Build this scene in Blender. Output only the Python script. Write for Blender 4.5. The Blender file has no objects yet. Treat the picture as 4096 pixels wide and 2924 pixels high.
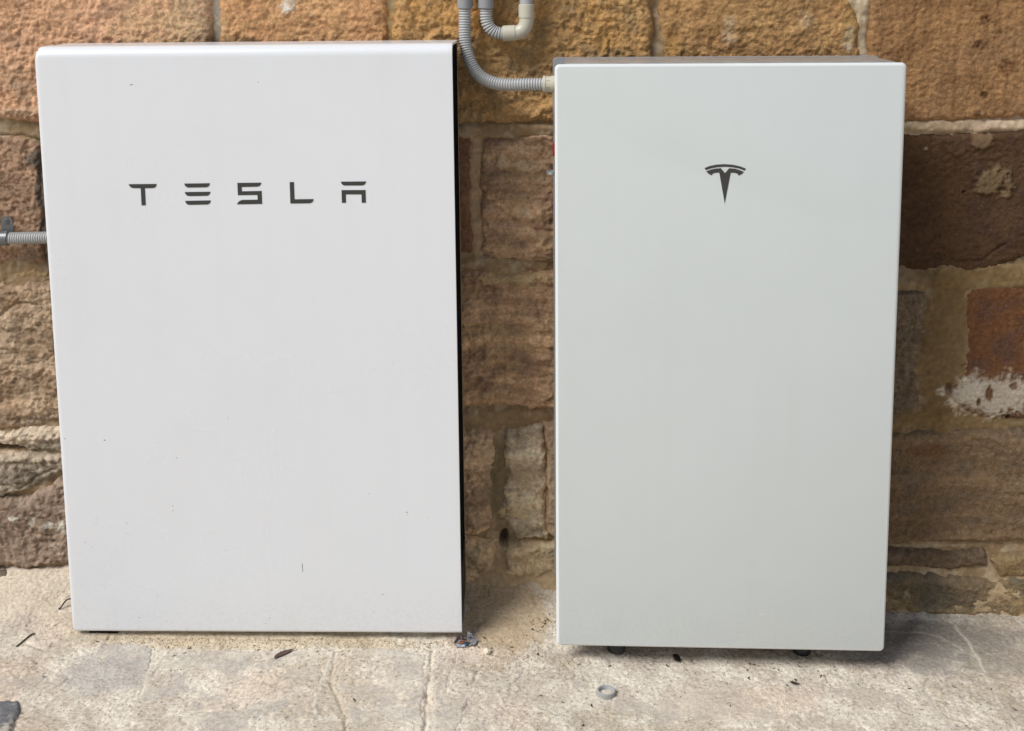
import bpy, bmesh, math, random
import numpy as np
from mathutils import Matrix, Vector
from mathutils.geometry import tessellate_polygon

scene = bpy.context.scene
C = scene.collection
R = math.radians
rng = random.Random(7)

# ------------------------------------------------------------------ camera
cam = bpy.data.cameras.new('camera')
cam_o = bpy.data.objects.new('camera', cam)
C.objects.link(cam_o)
_r = Vector((0.999609, 0.026159, -0.009876)); _u = Vector((0.006088, 0.141101, 0.989976)); _f = Vector((-0.02729, 0.98965, -0.140887))
cam_o.matrix_world = Matrix(((_r.x, _u.x, -_f.x, 0.0), (_r.y, _u.y, -_f.y, -2.2542), (_r.z, _u.z, -_f.z, 1.2538), (0, 0, 0, 1)))
cam.sensor_width = 36.0
cam.lens = 1181.79 / 1024 * 36
cam.shift_y = -(365.5 - 158.02) / 1024
cam.clip_start = 0.05
cam.clip_end = 500
scene.camera = cam_o

# ------------------------------------------------------------------ light: bright overcast, strongest from upper left
SUN_EL, SUN_AZ = R(48), R(-52)          # azimuth measured from straight out of the wall towards the left
world = bpy.data.worlds.new('World')
scene.world = world
world.use_nodes = True
wn = world.node_tree
wn.nodes.clear()
w_out = wn.nodes.new('ShaderNodeOutputWorld')
w_bg = wn.nodes.new('ShaderNodeBackground')
w_sky = wn.nodes.new('ShaderNodeTexSky')
w_sky.sky_type = 'NISHITA'
w_sky.sun_disc = False
w_sky.sun_elevation = SUN_EL
w_sky.sun_rotation = R(180) - SUN_AZ
w_sky.air_density = 1.0
w_sky.dust_density = 1.5
w_sky.ozone_density = 1.0
w_hs = wn.nodes.new('ShaderNodeHueSaturation')
w_hs.inputs['Saturation'].default_value = 0.75
wn.links.new(w_sky.outputs[0], w_hs.inputs['Color'])
wn.links.new(w_hs.outputs[0], w_bg.inputs['Color'])
w_bg.inputs['Strength'].default_value = 0.036
wn.links.new(w_bg.outputs[0], w_out.inputs['Surface'])

sun = bpy.data.lights.new('sun', 'SUN')
sun.energy = 1.5
sun.angle = R(26)
sun.color = (1.0, 0.99, 0.975)
sun_o = bpy.data.objects.new('sun', sun)
C.objects.link(sun_o)
sdir = Vector((math.sin(SUN_AZ) * math.cos(SUN_EL), -math.cos(SUN_AZ) * math.cos(SUN_EL), math.sin(SUN_EL)))
sun_o.rotation_euler = sdir.to_track_quat('Z', 'Y').to_euler()
sun_o.location = sdir * 5

scene.view_settings.view_transform = 'Standard'
scene.view_settings.look = 'None'
scene.view_settings.exposure = 1.1
scene.view_settings.gamma = 1.0
scene.view_settings.use_curve_mapping = False
scene.render.engine = 'CYCLES'

# ------------------------------------------------------------------ helpers: numbers
def S(h):
    h = h.lstrip('#')
    v = np.array([int(h[i:i + 2], 16) / 255 for i in (0, 2, 4)])
    return np.where(v <= 0.04045, v / 12.92, ((v + 0.055) / 1.055) ** 2.4)

def _hash(ix, iy, seed):
    with np.errstate(over='ignore'):
        h = (ix.astype(np.uint32) * np.uint32(374761393)) ^ (iy.astype(np.uint32) * np.uint32(668265263)) ^ np.uint32((seed * 2246822519 + 3266489917) & 0xffffffff)
        h = (h ^ (h >> np.uint32(13))) * np.uint32(1274126177)
        h = (h ^ (h >> np.uint32(16))) * np.uint32(2246822519)
        return h ^ (h >> np.uint32(15))

_G = np.array([(math.cos(a), math.sin(a)) for a in np.arange(16) * math.tau / 16])

def perlin(x, y, seed=0):
    xi = np.floor(x).astype(np.int64); yi = np.floor(y).astype(np.int64)
    xf = x - xi; yf = y - yi
    u = xf * xf * xf * (xf * (xf * 6 - 15) + 10); v = yf * yf * yf * (yf * (yf * 6 - 15) + 10)
    def g(dx, dy):
        k = (_hash(xi + dx, yi + dy, seed) & np.uint32(15)).astype(np.int64)
        return _G[k, 0] * (xf - dx) + _G[k, 1] * (yf - dy)
    a = g(0, 0) * (1 - u) + g(1, 0) * u
    b = g(0, 1) * (1 - u) + g(1, 1) * u
    return (a * (1 - v) + b * v) * 1.5

def fbm(x, y, octv=4, seed=0, gain=0.5):
    s = np.zeros_like(x); a = 1.0; t = 0.0
    for i in range(octv):
        s += a * perlin(x, y, seed + i * 17); t += a
        x = x * 2.03 + 3.7; y = y * 2.03 + 1.9; a *= gain
    return s / t

def billow(x, y, octv=4, seed=0, gain=0.55):
    s = np.zeros_like(x); a = 1.0; t = 0.0
    for i in range(octv):
        s += a * np.abs(perlin(x, y, seed + i * 17)); t += a
        x = x * 2.03 + 3.7; y = y * 2.03 + 1.9; a *= gain
    return s / t

def sst(a, b, x):
    t = np.clip((x - a) / (b - a), 0, 1)
    return t * t * (3 - 2 * t)

def seg_dist(px, py, pts, closed=False):
    d = np.full(px.shape, 1e9)
    n = len(pts)
    for i in range(n if closed else n - 1):
        ax, ay = pts[i]; bx, by = pts[(i + 1) % n]
        ex, ey = bx - ax, by - ay
        L = ex * ex + ey * ey + 1e-12
        t = np.clip(((px - ax) * ex + (py - ay) * ey) / L, 0, 1)
        d = np.minimum(d, np.hypot(px - ax - t * ex, py - ay - t * ey))
    return d

def poly_sd(px, py, pts):
    d = seg_dist(px, py, pts, True)
    ins = np.zeros(px.shape, bool)
    n = len(pts)
    for i in range(n):
        ax, ay = pts[i]; bx, by = pts[(i + 1) % n]
        if ay == by: continue
        c = ((ay > py) != (by > py)) & (px < (bx - ax) * (py - ay) / (by - ay) + ax)
        ins ^= c
    return np.where(ins, d, -d)

def axis(a, b, fine, lo, hi, coarse):
    lo = max(a, lo); hi = min(b, hi)
    if lo >= hi: return np.linspace(a, b, max(3, int((b - a) / coarse) + 1))
    mid = list(np.linspace(lo, hi, max(2, int(round((hi - lo) / fine)) + 1)))
    s, p, right = fine, hi, []
    while p < b - 1e-9:
        s = min(s * 1.18, coarse); p = min(b, p + s); right.append(p)
    s, p, left = fine, lo, []
    while p > a + 1e-9:
        s = min(s * 1.18, coarse); p = max(a, p - s); left.append(p)
    return np.array(left[::-1] + mid + right)

# ------------------------------------------------------------------ helpers: objects
def link(name, me, mat=None, parent=None, loc=(0, 0, 0)):
    o = bpy.data.objects.new(name, me)
    C.objects.link(o)
    o.location = loc
    if mat is not None and me is not None: me.materials.append(mat)
    if parent is not None: o.parent = parent
    return o

def tag(o, label=None, cat=None, group=None, kind=None):
    if label: o['label'] = label
    if cat: o['category'] = cat
    if group: o['group'] = group
    if kind: o['kind'] = kind
    return o

def thing(name, label, cat, loc=(0, 0, 0), rot=(0, 0, 0), group=None):
    o = link(name, None, loc=loc)
    o.rotation_euler = rot
    o.empty_display_size = 0.05
    return tag(o, label, cat, group)

def mesh(name, verts, faces, smooth=True, sharp=None):
    me = bpy.data.meshes.new(name)
    me.from_pydata([tuple(map(float, v)) for v in verts], [], [tuple(f) for f in faces])
    bm = bmesh.new(); bm.from_mesh(me)
    bmesh.ops.recalc_face_normals(bm, faces=bm.faces)
    bm.to_mesh(me); bm.free()
    if smooth:
        me.polygons.foreach_set('use_smooth', [True] * len(me.polygons))
        if sharp: me.set_sharp_from_angle(angle=R(sharp))
    me.update()
    return me

def grid_mesh(name, P, keep, col):
    """P (n,m,3) grid of points, keep (n,m) mask, col (n,m,3) linear colour -> mesh of quads"""
    n, m = keep.shape
    idx = np.full((n, m), -1, np.int64)
    q = keep[:-1, :-1] & keep[1:, :-1] & keep[:-1, 1:] & keep[1:, 1:]
    used = np.zeros((n, m), bool)
    used[:-1, :-1] |= q; used[1:, :-1] |= q; used[:-1, 1:] |= q; used[1:, 1:] |= q
    idx[used] = np.arange(used.sum())
    a = idx[:-1, :-1][q]; b = idx[1:, :-1][q]; c = idx[1:, 1:][q]; d = idx[:-1, 1:][q]
    F = np.stack([a, b, c, d], 1).astype(np.int32)
    V = P[used].astype(np.float32)
    me = bpy.data.meshes.new(name)
    me.vertices.add(len(V)); me.vertices.foreach_set('co', V.ravel())
    me.loops.add(F.size); me.loops.foreach_set('vertex_index', F.ravel())
    me.polygons.add(len(F))
    me.polygons.foreach_set('loop_start', np.arange(0, F.size, 4, dtype=np.int32))
    me.polygons.foreach_set('use_smooth', np.ones(len(F), bool))
    ca = me.color_attributes.new('Col', 'FLOAT_COLOR', 'POINT')
    cc = np.ones((len(V), 4), np.float32); cc[:, :3] = np.clip(col[used], 0, 1)
    ca.data.foreach_set('color', cc.ravel())
    me.update(calc_edges=True)
    me.validate()
    return me

def box(name, x0, x1, y0, y1, z0, z1, mat, parent, bev=0.0):
    bm = bmesh.new()
    bmesh.ops.create_cube(bm, size=1)
    for v in bm.verts:
        v.co = Vector(((x0 + x1) / 2 + v.co.x * (x1 - x0), (y0 + y1) / 2 + v.co.y * (y1 - y0), (z0 + z1) / 2 + v.co.z * (z1 - z0)))
    if bev: bmesh.ops.bevel(bm, geom=bm.edges[:], offset=bev, segments=2, affect='EDGES', profile=0.6)
    me = bpy.data.meshes.new(name); bm.to_mesh(me); bm.free()
    me.polygons.foreach_set('use_smooth', [True] * len(me.polygons)); me.set_sharp_from_angle(angle=R(35))
    return link(name, me, mat, parent)

def smooth_path(pts, ds):
    pts = [Vector(p) for p in pts]
    P = [pts[0] * 2 - pts[1]] + pts + [pts[-1] * 2 - pts[-2]]
    out = []
    for i in range(1, len(P) - 2):
        p0, p1, p2, p3 = P[i - 1:i + 3]
        n = max(4, int((p2 - p1).length / 0.0006))
        for k in range(n):
            t = k / n
            out.append(0.5 * ((2 * p1) + (p2 - p0) * t + (2 * p0 - 5 * p1 + 4 * p2 - p3) * t * t + (3 * p1 - p0 - 3 * p2 + p3) * t ** 3))
    out.append(pts[-1])
    res = [out[0]]; acc = 0
    for a, b in zip(out[:-1], out[1:]):
        L = (b - a).length
        while acc + L >= ds:
            t = (ds - acc) / L
            a = a.lerp(b, t); res.append(a.copy()); L = (b - a).length; acc = 0
        acc += L
    return res

def tube_mesh(name, path, rad, n=20, cap=True, sharp=50):
    V, F = [], []
    t0 = (path[1] - path[0]).normalized()
    up = t0.orthogonal().normalized()
    for i, p in enumerate(path):
        t = (path[min(i + 1, len(path) - 1)] - path[max(i - 1, 0)]).normalized()
        up = (up - t * up.dot(t)).normalized(); sd = t.cross(up)
        r = rad(i) if callable(rad) else rad
        for k in range(n):
            a = math.tau * k / n
            V.append(p + up * (r * math.cos(a)) + sd * (r * math.sin(a)))
    for i in range(len(path) - 1):
        for k in range(n):
            F.append((i * n + k, i * n + (k + 1) % n, (i + 1) * n + (k + 1) % n, (i + 1) * n + k))
    if cap:
        F.append(tuple(range(n))[::-1]); F.append(tuple((len(path) - 1) * n + k for k in range(n)))
    return mesh(name, V, F, True, sharp)

def lathe_mesh(name, prof, origin, ax, n=28, sharp=40, mod=None):
    """prof: list of (r, h) along axis ax from origin"""
    ax = Vector(ax).normalized(); u = ax.orthogonal().normalized(); v = ax.cross(u)
    V, F = [], []
    for j, (r, h) in enumerate(prof):
        for k in range(n):
            a = math.tau * k / n
            rr = r + (mod(j, k) if mod else 0)
            V.append(Vector(origin) + ax * h + u * (rr * math.cos(a)) + v * (rr * math.sin(a)))
    for j in range(len(prof) - 1):
        for k in range(n):
            F.append((j * n + k, j * n + (k + 1) % n, (j + 1) * n + (k + 1) % n, (j + 1) * n + k))
    if prof[0] != prof[-1]:
        F.append(tuple(range(n))[::-1]); F.append(tuple((len(prof) - 1) * n + k for k in range(n)))
    return mesh(name, V, F, True, sharp)

def plate_mesh(name, pts, y0, y1):
    """flat piece with outline pts (x,z), from y0 (front) to y1 (back)"""
    n = len(pts)
    tri = tessellate_polygon([[Vector((p[0], p[1], 0)) for p in pts]])
    V = [(p[0], y0, p[1]) for p in pts] + [(p[0], y1, p[1]) for p in pts]
    F = [tuple(t) for t in tri] + [tuple(n + i for i in t[::-1]) for t in tri]
    F += [(i, (i + 1) % n, n + (i + 1) % n, n + i) for i in range(n)]
    return mesh(name, V, F, False)

def rrect(w, h, r, cx=0, cz=0, n=8):
    P = []
    for sx, sz, a0 in ((1, 1, 0), (-1, 1, 90), (-1, -1, 180), (1, -1, 270)):
        for k in range(n + 1):
            a = R(a0 + 90 * k / n)
            P.append((cx + sx * (w / 2 - r) + r * math.cos(a), cz + sz * (h / 2 - r) + r * math.sin(a)))
    return P

def slab_mesh(name, rings):
    """rings: list of (outline pts, y) with equal counts, capped at both ends"""
    n = len(rings[0][0]); V, F = [], []
    for pts, y in rings: V += [(p[0], y, p[1]) for p in pts]
    for j in range(len(rings) - 1):
        for k in range(n): F.append((j * n + k, j * n + (k + 1) % n, (j + 1) * n + (k + 1) % n, (j + 1) * n + k))
    F.append(tuple(range(n))); F.append(tuple((len(rings) - 1) * n + k for k in range(n))[::-1])
    return mesh(name, V, F, True, 25)

# ------------------------------------------------------------------ helpers: materials
def new_mat(name):
    m = bpy.data.materials.new(name); m.use_nodes = True
    nt = m.node_tree
    return m, nt, nt.nodes['Principled BSDF']

def mat_plain(name, col, rough=0.5, metal=0.0, coat=0.0, spec=0.5, var=0.06, vscale=9.0, bump=0.0, bscale=200.0, rvar=0.08):
    """paint / plastic / metal with slight mottling of colour and gloss"""
    m, nt, b = new_mat(name)
    c = S(col) if isinstance(col, str) else np.array(col)
    tc = nt.nodes.new('ShaderNodeTexCoord')
    nz = nt.nodes.new('ShaderNodeTexNoise'); nz.inputs['Scale'].default_value = vscale; nz.inputs['Detail'].default_value = 6
    nt.links.new(tc.outputs['Object'], nz.inputs['Vector'])
    rp = nt.nodes.new('ShaderNodeValToRGB')
    rp.color_ramp.elements[0].position = 0.3; rp.color_ramp.elements[1].position = 0.7
    rp.color_ramp.elements[0].color = (*(c * (1 - var)), 1); rp.color_ramp.elements[1].color = (*np.minimum(c * (1 + var), 1), 1)
    nt.links.new(nz.outputs['Fac'], rp.inputs[0]); nt.links.new(rp.outputs[0], b.inputs['Base Color'])
    mr = nt.nodes.new('ShaderNodeMapRange'); mr.inputs['To Min'].default_value = max(0, rough - rvar); mr.inputs['To Max'].default_value = min(1, rough + rvar)
    nt.links.new(nz.outputs['Fac'], mr.inputs['Value']); nt.links.new(mr.outputs[0], b.inputs['Roughness'])
    b.inputs['Metallic'].default_value = metal
    b.inputs['Specular IOR Level'].default_value = spec
    b.inputs['Coat Weight'].default_value = coat
    b.inputs['Coat Roughness'].default_value = 0.08
    if bump:
        n2 = nt.nodes.new('ShaderNodeTexNoise'); n2.inputs['Scale'].default_value = bscale; n2.inputs['Detail'].default_value = 3
        nt.links.new(tc.outputs['Object'], n2.inputs['Vector'])
        bp = nt.nodes.new('ShaderNodeBump'); bp.inputs['Strength'].default_value = bump; bp.inputs['Distance'].default_value = 0.001
        nt.links.new(n2.outputs['Fac'], bp.inputs['Height']); nt.links.new(bp.outputs[0], b.inputs['Normal'])
    return m

def grime(m, col, foot, height):
    """thin dust film on a standing panel: vertical rain streaks, smudges, and splashed dirt near the foot"""
    nt = m.node_tree; b = nt.nodes['Principled BSDF']
    src = b.inputs['Base Color'].links[0].from_socket
    tc = nt.nodes.new('ShaderNodeTexCoord')
    mp = nt.nodes.new('ShaderNodeMapping'); mp.inputs['Scale'].default_value = (26, 26, 1.1)
    nt.links.new(tc.outputs['Object'], mp.inputs['Vector'])
    st = nt.nodes.new('ShaderNodeTexNoise'); st.inputs['Scale'].default_value = 1.0; st.inputs['Detail'].default_value = 5
    nt.links.new(mp.outputs[0], st.inputs['Vector'])
    sm = nt.nodes.new('ShaderNodeTexNoise'); sm.inputs['Scale'].default_value = 5.0; sm.inputs['Detail'].default_value = 8; sm.inputs['Roughness'].default_value = 0.65
    nt.links.new(tc.outputs['Object'], sm.inputs['Vector'])
    sp = nt.nodes.new('ShaderNodeTexNoise'); sp.inputs['Scale'].default_value = 160.0; sp.inputs['Detail'].default_value = 4
    nt.links.new(tc.outputs['Object'], sp.inputs['Vector'])
    def rng_(sock, a, c, lo, hi):
        r = nt.nodes.new('ShaderNodeMapRange'); r.interpolation_type = 'SMOOTHSTEP'
        r.inputs['From Min'].default_value = a; r.inputs['From Max'].default_value = c; r.inputs['To Min'].default_value = lo; r.inputs['To Max'].default_value = hi
        nt.links.new(sock, r.inputs['Value']); return r.outputs[0]
    def mt(op, x, y):
        n = nt.nodes.new('ShaderNodeMath'); n.operation = op
        for i, v in enumerate((x, y)):
            if isinstance(v, (int, float)): n.inputs[i].default_value = v
            else: nt.links.new(v, n.inputs[i])
        return n.outputs[0]
    sx = nt.nodes.new('ShaderNodeSeparateXYZ'); nt.links.new(tc.outputs['Object'], sx.inputs[0])
    low = rng_(sx.outputs['Z'], 0.0, height, 1.0, 0.0)
    spots = mt('MULTIPLY', rng_(sp.outputs['Fac'], 0.45, 0.68, 0.25, 1.0), low)
    film = mt('ADD', rng_(st.outputs['Fac'], 0.45, 0.75, 0.0, 0.022), rng_(sm.outputs['Fac'], 0.48, 0.72, 0.0, 0.03))
    fac = mt('ADD', mt('MULTIPLY', spots, foot), film)
    mx = nt.nodes.new('ShaderNodeMix'); mx.data_type = 'RGBA'
    nt.links.new(fac, mx.inputs[0]); nt.links.new(src, mx.inputs[6]); mx.inputs[7].default_value = (*S(col), 1)
    nt.links.new(mx.outputs[2], b.inputs['Base Color'])
    rs = b.inputs['Roughness'].links[0].from_socket
    nt.links.new(mt('ADD', rs, mt('MULTIPLY', fac, 0.6)), b.inputs['Roughness'])

def mat_rock(name, grain=420.0, gstr=0.5, bump=0.7, gdist=0.0016, mid=120.0, rough=0.92, spec=0.2):
    """stone, mortar, earth: colour from the surface's own 'Col' attribute, mottled and grained by noise nodes"""
    m, nt, b = new_mat(name)
    at = nt.nodes.new('ShaderNodeAttribute'); at.attribute_name = 'Col'
    tc = nt.nodes.new('ShaderNodeTexCoord')
    n1 = nt.nodes.new('ShaderNodeTexNoise'); n1.inputs['Scale'].default_value = grain; n1.inputs['Detail'].default_value = 4; n1.inputs['Roughness'].default_value = 0.7
    n2 = nt.nodes.new('ShaderNodeTexNoise'); n2.inputs['Scale'].default_value = mid; n2.inputs['Detail'].default_value = 6; n2.inputs['Roughness'].default_value = 0.6
    for n in (n1, n2): nt.links.new(tc.outputs['Object'], n.inputs['Vector'])
    g = nt.nodes.new('ShaderNodeMapRange'); g.inputs['From Min'].default_value = 0.25; g.inputs['From Max'].default_value = 0.75
    g.inputs['To Min'].default_value = 1 - gstr * 0.5; g.inputs['To Max'].default_value = 1 + gstr * 0.5
    nt.links.new(n1.outputs['Fac'], g.inputs['Value'])
    g2 = nt.nodes.new('ShaderNodeMapRange'); g2.inputs['From Min'].default_value = 0.3; g2.inputs['From Max'].default_value = 0.7
    g2.inputs['To Min'].default_value = 1 - gstr * 0.35; g2.inputs['To Max'].default_value = 1 + gstr * 0.35
    nt.links.new(n2.outputs['Fac'], g2.inputs['Value'])
    mu = nt.nodes.new('ShaderNodeMath'); mu.operation = 'MULTIPLY'
    nt.links.new(g.outputs[0], mu.inputs[0]); nt.links.new(g2.outputs[0], mu.inputs[1])
    vm = nt.nodes.new('ShaderNodeVectorMath'); vm.operation = 'SCALE'
    nt.links.new(at.outputs['Color'], vm.inputs[0]); nt.links.new(mu.outputs[0], vm.inputs['Scale'])
    nt.links.new(vm.outputs[0], b.inputs['Base Color'])
    ad = nt.nodes.new('ShaderNodeMath'); ad.operation = 'MULTIPLY_ADD'; ad.inputs[1].default_value = 1.6
    nt.links.new(n2.outputs['Fac'], ad.inputs[0]); nt.links.new(n1.outputs['Fac'], ad.inputs[2])
    bp = nt.nodes.new('ShaderNodeBump'); bp.inputs['Strength'].default_value = bump; bp.inputs['Distance'].default_value = gdist
    nt.links.new(ad.outputs[0], bp.inputs['Height']); nt.links.new(bp.outputs[0], b.inputs['Normal'])
    b.inputs['Roughness'].default_value = rough
    b.inputs['Specular IOR Level'].default_value = spec
    return m

M_STONE = mat_rock('sandstone', 380, 0.5, 1.0, 0.0026, 170)
M_MORTAR = mat_rock('lime_mortar', 500, 0.30, 0.55, 0.0016, 130)
M_FLOOR = mat_rock('dusty_floor', 420, 0.55, 0.85, 0.0018, 150)
M_SLATE = mat_rock('slate', 420, 0.5, 0.8, 0.0016, 140)

# ------------------------------------------------------------------ ground
WALL_Y = 0.03
def floor_base(x, y):
    z0 = np.interp(x, [-1.1, -0.2, 0.2, 0.9], [0.014, 0.008, -0.018, -0.020])
    A = np.interp(x, [-1.1, -0.5, -0.08, 0.25, 0.7, 0.9], [0.060, 0.058, 0.046, 0.038, 0.012, 0.006])
    t = np.clip((y + 0.2) / 0.23, 0, 1.25)
    return z0 + A * t ** 1.2

FLOOR_CRACKS = [  # (polyline x,y ; width ; depth)
    ([(-0.8464, -0.1271), (-0.8459, -0.1730), (-0.8520, -0.2190), (-0.8755, -0.2562), (-0.8913, -0.2990), (-0.9224, -0.3405)], 0.0035, 0.005),
    ([(-0.7461, -0.1976), (-0.7409, -0.2388), (-0.7339, -0.2747), (-0.7280, -0.3162)], 0.0022, 0.003),
    ([(-0.7131, -0.1709), (-0.7202, -0.2088), (-0.7237, -0.2602)], 0.0030, 0.005),
    ([(-0.4047, -0.1681), (-0.3980, -0.2170), (-0.3936, -0.2745), (-0.3655, -0.3287), (-0.3486, -0.3728), (-0.3422, -0.4298)], 0.0030, 0.005),
    ([(-0.4042, -0.1658), (-0.4094, -0.2464), (-0.4077, -0.3296), (-0.3998, -0.4311)], 0.0026, -0.002),
    ([(-0.2189, -0.1716), (-0.2162, -0.2279), (-0.2165, -0.2848), (-0.2116, -0.3518), (-0.2072, -0.4269)], 0.0034, 0.006),
    ([(-0.1711, -0.1709), (-0.1764, -0.2248), (-0.1826, -0.2824), (-0.1837, -0.3367)], 0.0026, 0.003),
    ([(-0.1308, -0.2195), (-0.1333, -0.2487), (-0.1443, -0.2711)], 0.003, 0.004),
    ([(0.8161, -0.0212), (0.8212, -0.0781), (0.8208, -0.1183), (0.8198, -0.1660), (0.8140, -0.2157), (0.8110, -0.2712), (0.8128, -0.3240), (0.8054, -0.3743)], 0.0026, -0.002),
    ([(0.6617, -0.0550), (0.7345, -0.0481), (0.7732, -0.0647), (0.7958, -0.1014), (0.8159, -0.1272)], 0.0030, -0.002),
    ([(0.6284, -0.2466), (0.6385, -0.2806), (0.6563, -0.3003)], 0.0024, 0.003),
    ([(0.5438, -0.2753), (0.4862, -0.3161), (0.4502, -0.3360)], 0.0024, 0.003),
    ([(-1.0462, -0.1762), (-0.9993, -0.1639), (-0.9574, -0.1807), (-0.9357, -0.1698), (-0.9116, -0.1648)], 0.003, 0.005),
]
def dust_relief(x, y):
    """height of the sand and dust layer above the bedding plane"""
    z = 0.0034 * fbm(x * 5, y * 7, 4, 3) + 0.0020 * fbm(x * 26, y * 26, 3, 9) + 0.0015 * fbm(x * 95, y * 95, 3, 21, 0.6)
    ter = fbm(x * 7.5, y * 9 + 4, 4, 31, 0.55)
    z = z + 0.0016 * sst(0.02, 0.05, ter) - 0.0012 * sst(0.10, 0.13, -ter)         # flaked ledges
    fil = np.exp(-np.clip(0.02 - y, 0, 2) / 0.022) * np.clip(0.006 + 0.016 * fbm(x * 7, y * 9, 3, 41) + 0.006 * fbm(x * 30, y * 30, 3, 43), -0.002, 0.03)
    return z + fil
def crack_relief(x, y):
    z = np.zeros_like(x)
    wx = x + 0.004 * fbm(x * 40, y * 40, 2, 55); wy = y + 0.004 * fbm(x * 40, y * 40, 2, 66)
    gap = 0.55 + 0.9 * fbm(x * 18, y * 18, 2, 71)
    for pts, w, d in FLOOR_CRACKS:
        dist = seg_dist(wx, wy, pts)
        z -= d * np.exp(-(dist / w) ** 2) * np.clip(gap, 0.1, 1)
    return z
def floor_z(x, y):
    x = np.atleast_1d(np.asarray(x, float)); y = np.atleast_1d(np.asarray(y, float))
    return floor_base(x, y) + dust_relief(x, y) + crack_relief(x, y)
def fz(x, y): return float(floor_z(x, y)[0])

SAND, SAND2, SANDP, SLATE, SLATEV = S('#dfd5c3'), S('#d3c8b8'), S('#dcc8b3'), S('#c2b49f'), S('#bfae9f')
def floor_colour(X, Y):
    a = fbm(X * 4, Y * 6, 4, 101)[..., None]; b = fbm(X * 14, Y * 16, 4, 113)[..., None]
    c = fbm(X * 2.2 + 7, Y * 3, 3, 127)[..., None]; s = fbm(X * 60, Y * 60, 3, 131)[..., None]
    col = SAND + (SAND2 - SAND) * sst(-0.25, 0.25, b)
    col = col + (SANDP - col) * 0.8 * sst(0.0, 0.28, c)
    col = col + (SLATE - col) * 0.8 * sst(-0.05, 0.32, a + 0.45 * b + 0.4 * s)
    col = col + (SLATEV - col) * 0.4 * sst(0.12, 0.4, -a + 0.5 * b + 0.3 * s)
    col = col * (1 + 0.16 * fbm(X * 130, Y * 130, 2, 137)[..., None])
    pit = fbm(X * 150, Y * 150, 2, 139)[..., None]
    col = col * (1 - 0.45 * sst(0.32, 0.46, pit))
    # dusty cream drifts beside the units, grey stone darkened in colour for the shade right of the glass unit
    def spot(pt, rx, ry, target, k):
        nonlocal col
        e = np.hypot((X - pt[0]) / rx, (Y - pt[1]) / ry) + 0.35 * fbm(X * 22, Y * 22, 3, 151)
        col = col + (target - col) * (k * (1 - sst(0.6, 1.1, e)))[..., None]
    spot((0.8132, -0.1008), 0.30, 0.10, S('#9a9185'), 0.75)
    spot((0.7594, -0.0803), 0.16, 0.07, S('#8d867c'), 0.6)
    spot((-0.0863, -0.0414), 0.10, 0.14, S('#c4ad8c'), 0.8)
    spot((-0.5686, -0.1456), 0.35, 0.03, S('#d0bd9e'), 0.6)
    spot((-1.0569, -0.0263), 0.16, 0.09, S('#d8c8b0'), 0.6)
    spot((-0.8132, -0.2549), 0.10, 0.07, S('#aea8a3'), 0.6)
    spot((0.3503, -0.2783), 0.16, 0.06, S('#d2bca6'), 0.5)
    for pts, k in ((FLOOR_CRACKS[4][0], .7), (FLOOR_CRACKS[1][0], .7), (FLOOR_CRACKS[8][0], .75), (FLOOR_CRACKS[9][0], .5), ([(-0.3473, -0.3804), (-0.3053, -0.3473), (-0.2527, -0.3237)], .4)):
        d = seg_dist(X + 0.004 * fbm(X * 40, Y * 40, 2, 55), Y + 0.004 * fbm(X * 40, Y * 40, 2, 66), pts)
        col = col + (S('#d2c8b8') - col) * (k * np.exp(-(d / 0.0042) ** 2))[..., None]
    return col

def floor_sheet():
    xs = axis(-40, 40, 0.0021, -1.08, 0.94, 4.0)
    ys = axis(-60, 0.30, 0.0021, -0.43, 0.07, 4.0)
    X, Y = np.meshgrid(xs, ys, indexing='ij')
    near = (np.abs(X) < 3) & (Y > -3)
    Z = floor_base(X, Y)
    fade = 1 - sst(2.0, 6.0, np.hypot(X, Y))
    Z = Z + (dust_relief(X, Y) + crack_relief(X, Y)) * fade
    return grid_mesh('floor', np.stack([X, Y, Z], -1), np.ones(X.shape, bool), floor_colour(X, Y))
floor = tag(link('floor', floor_sheet(), M_FLOOR), kind='structure', label='dusty sand covered stone floor in front of the wall')

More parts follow.
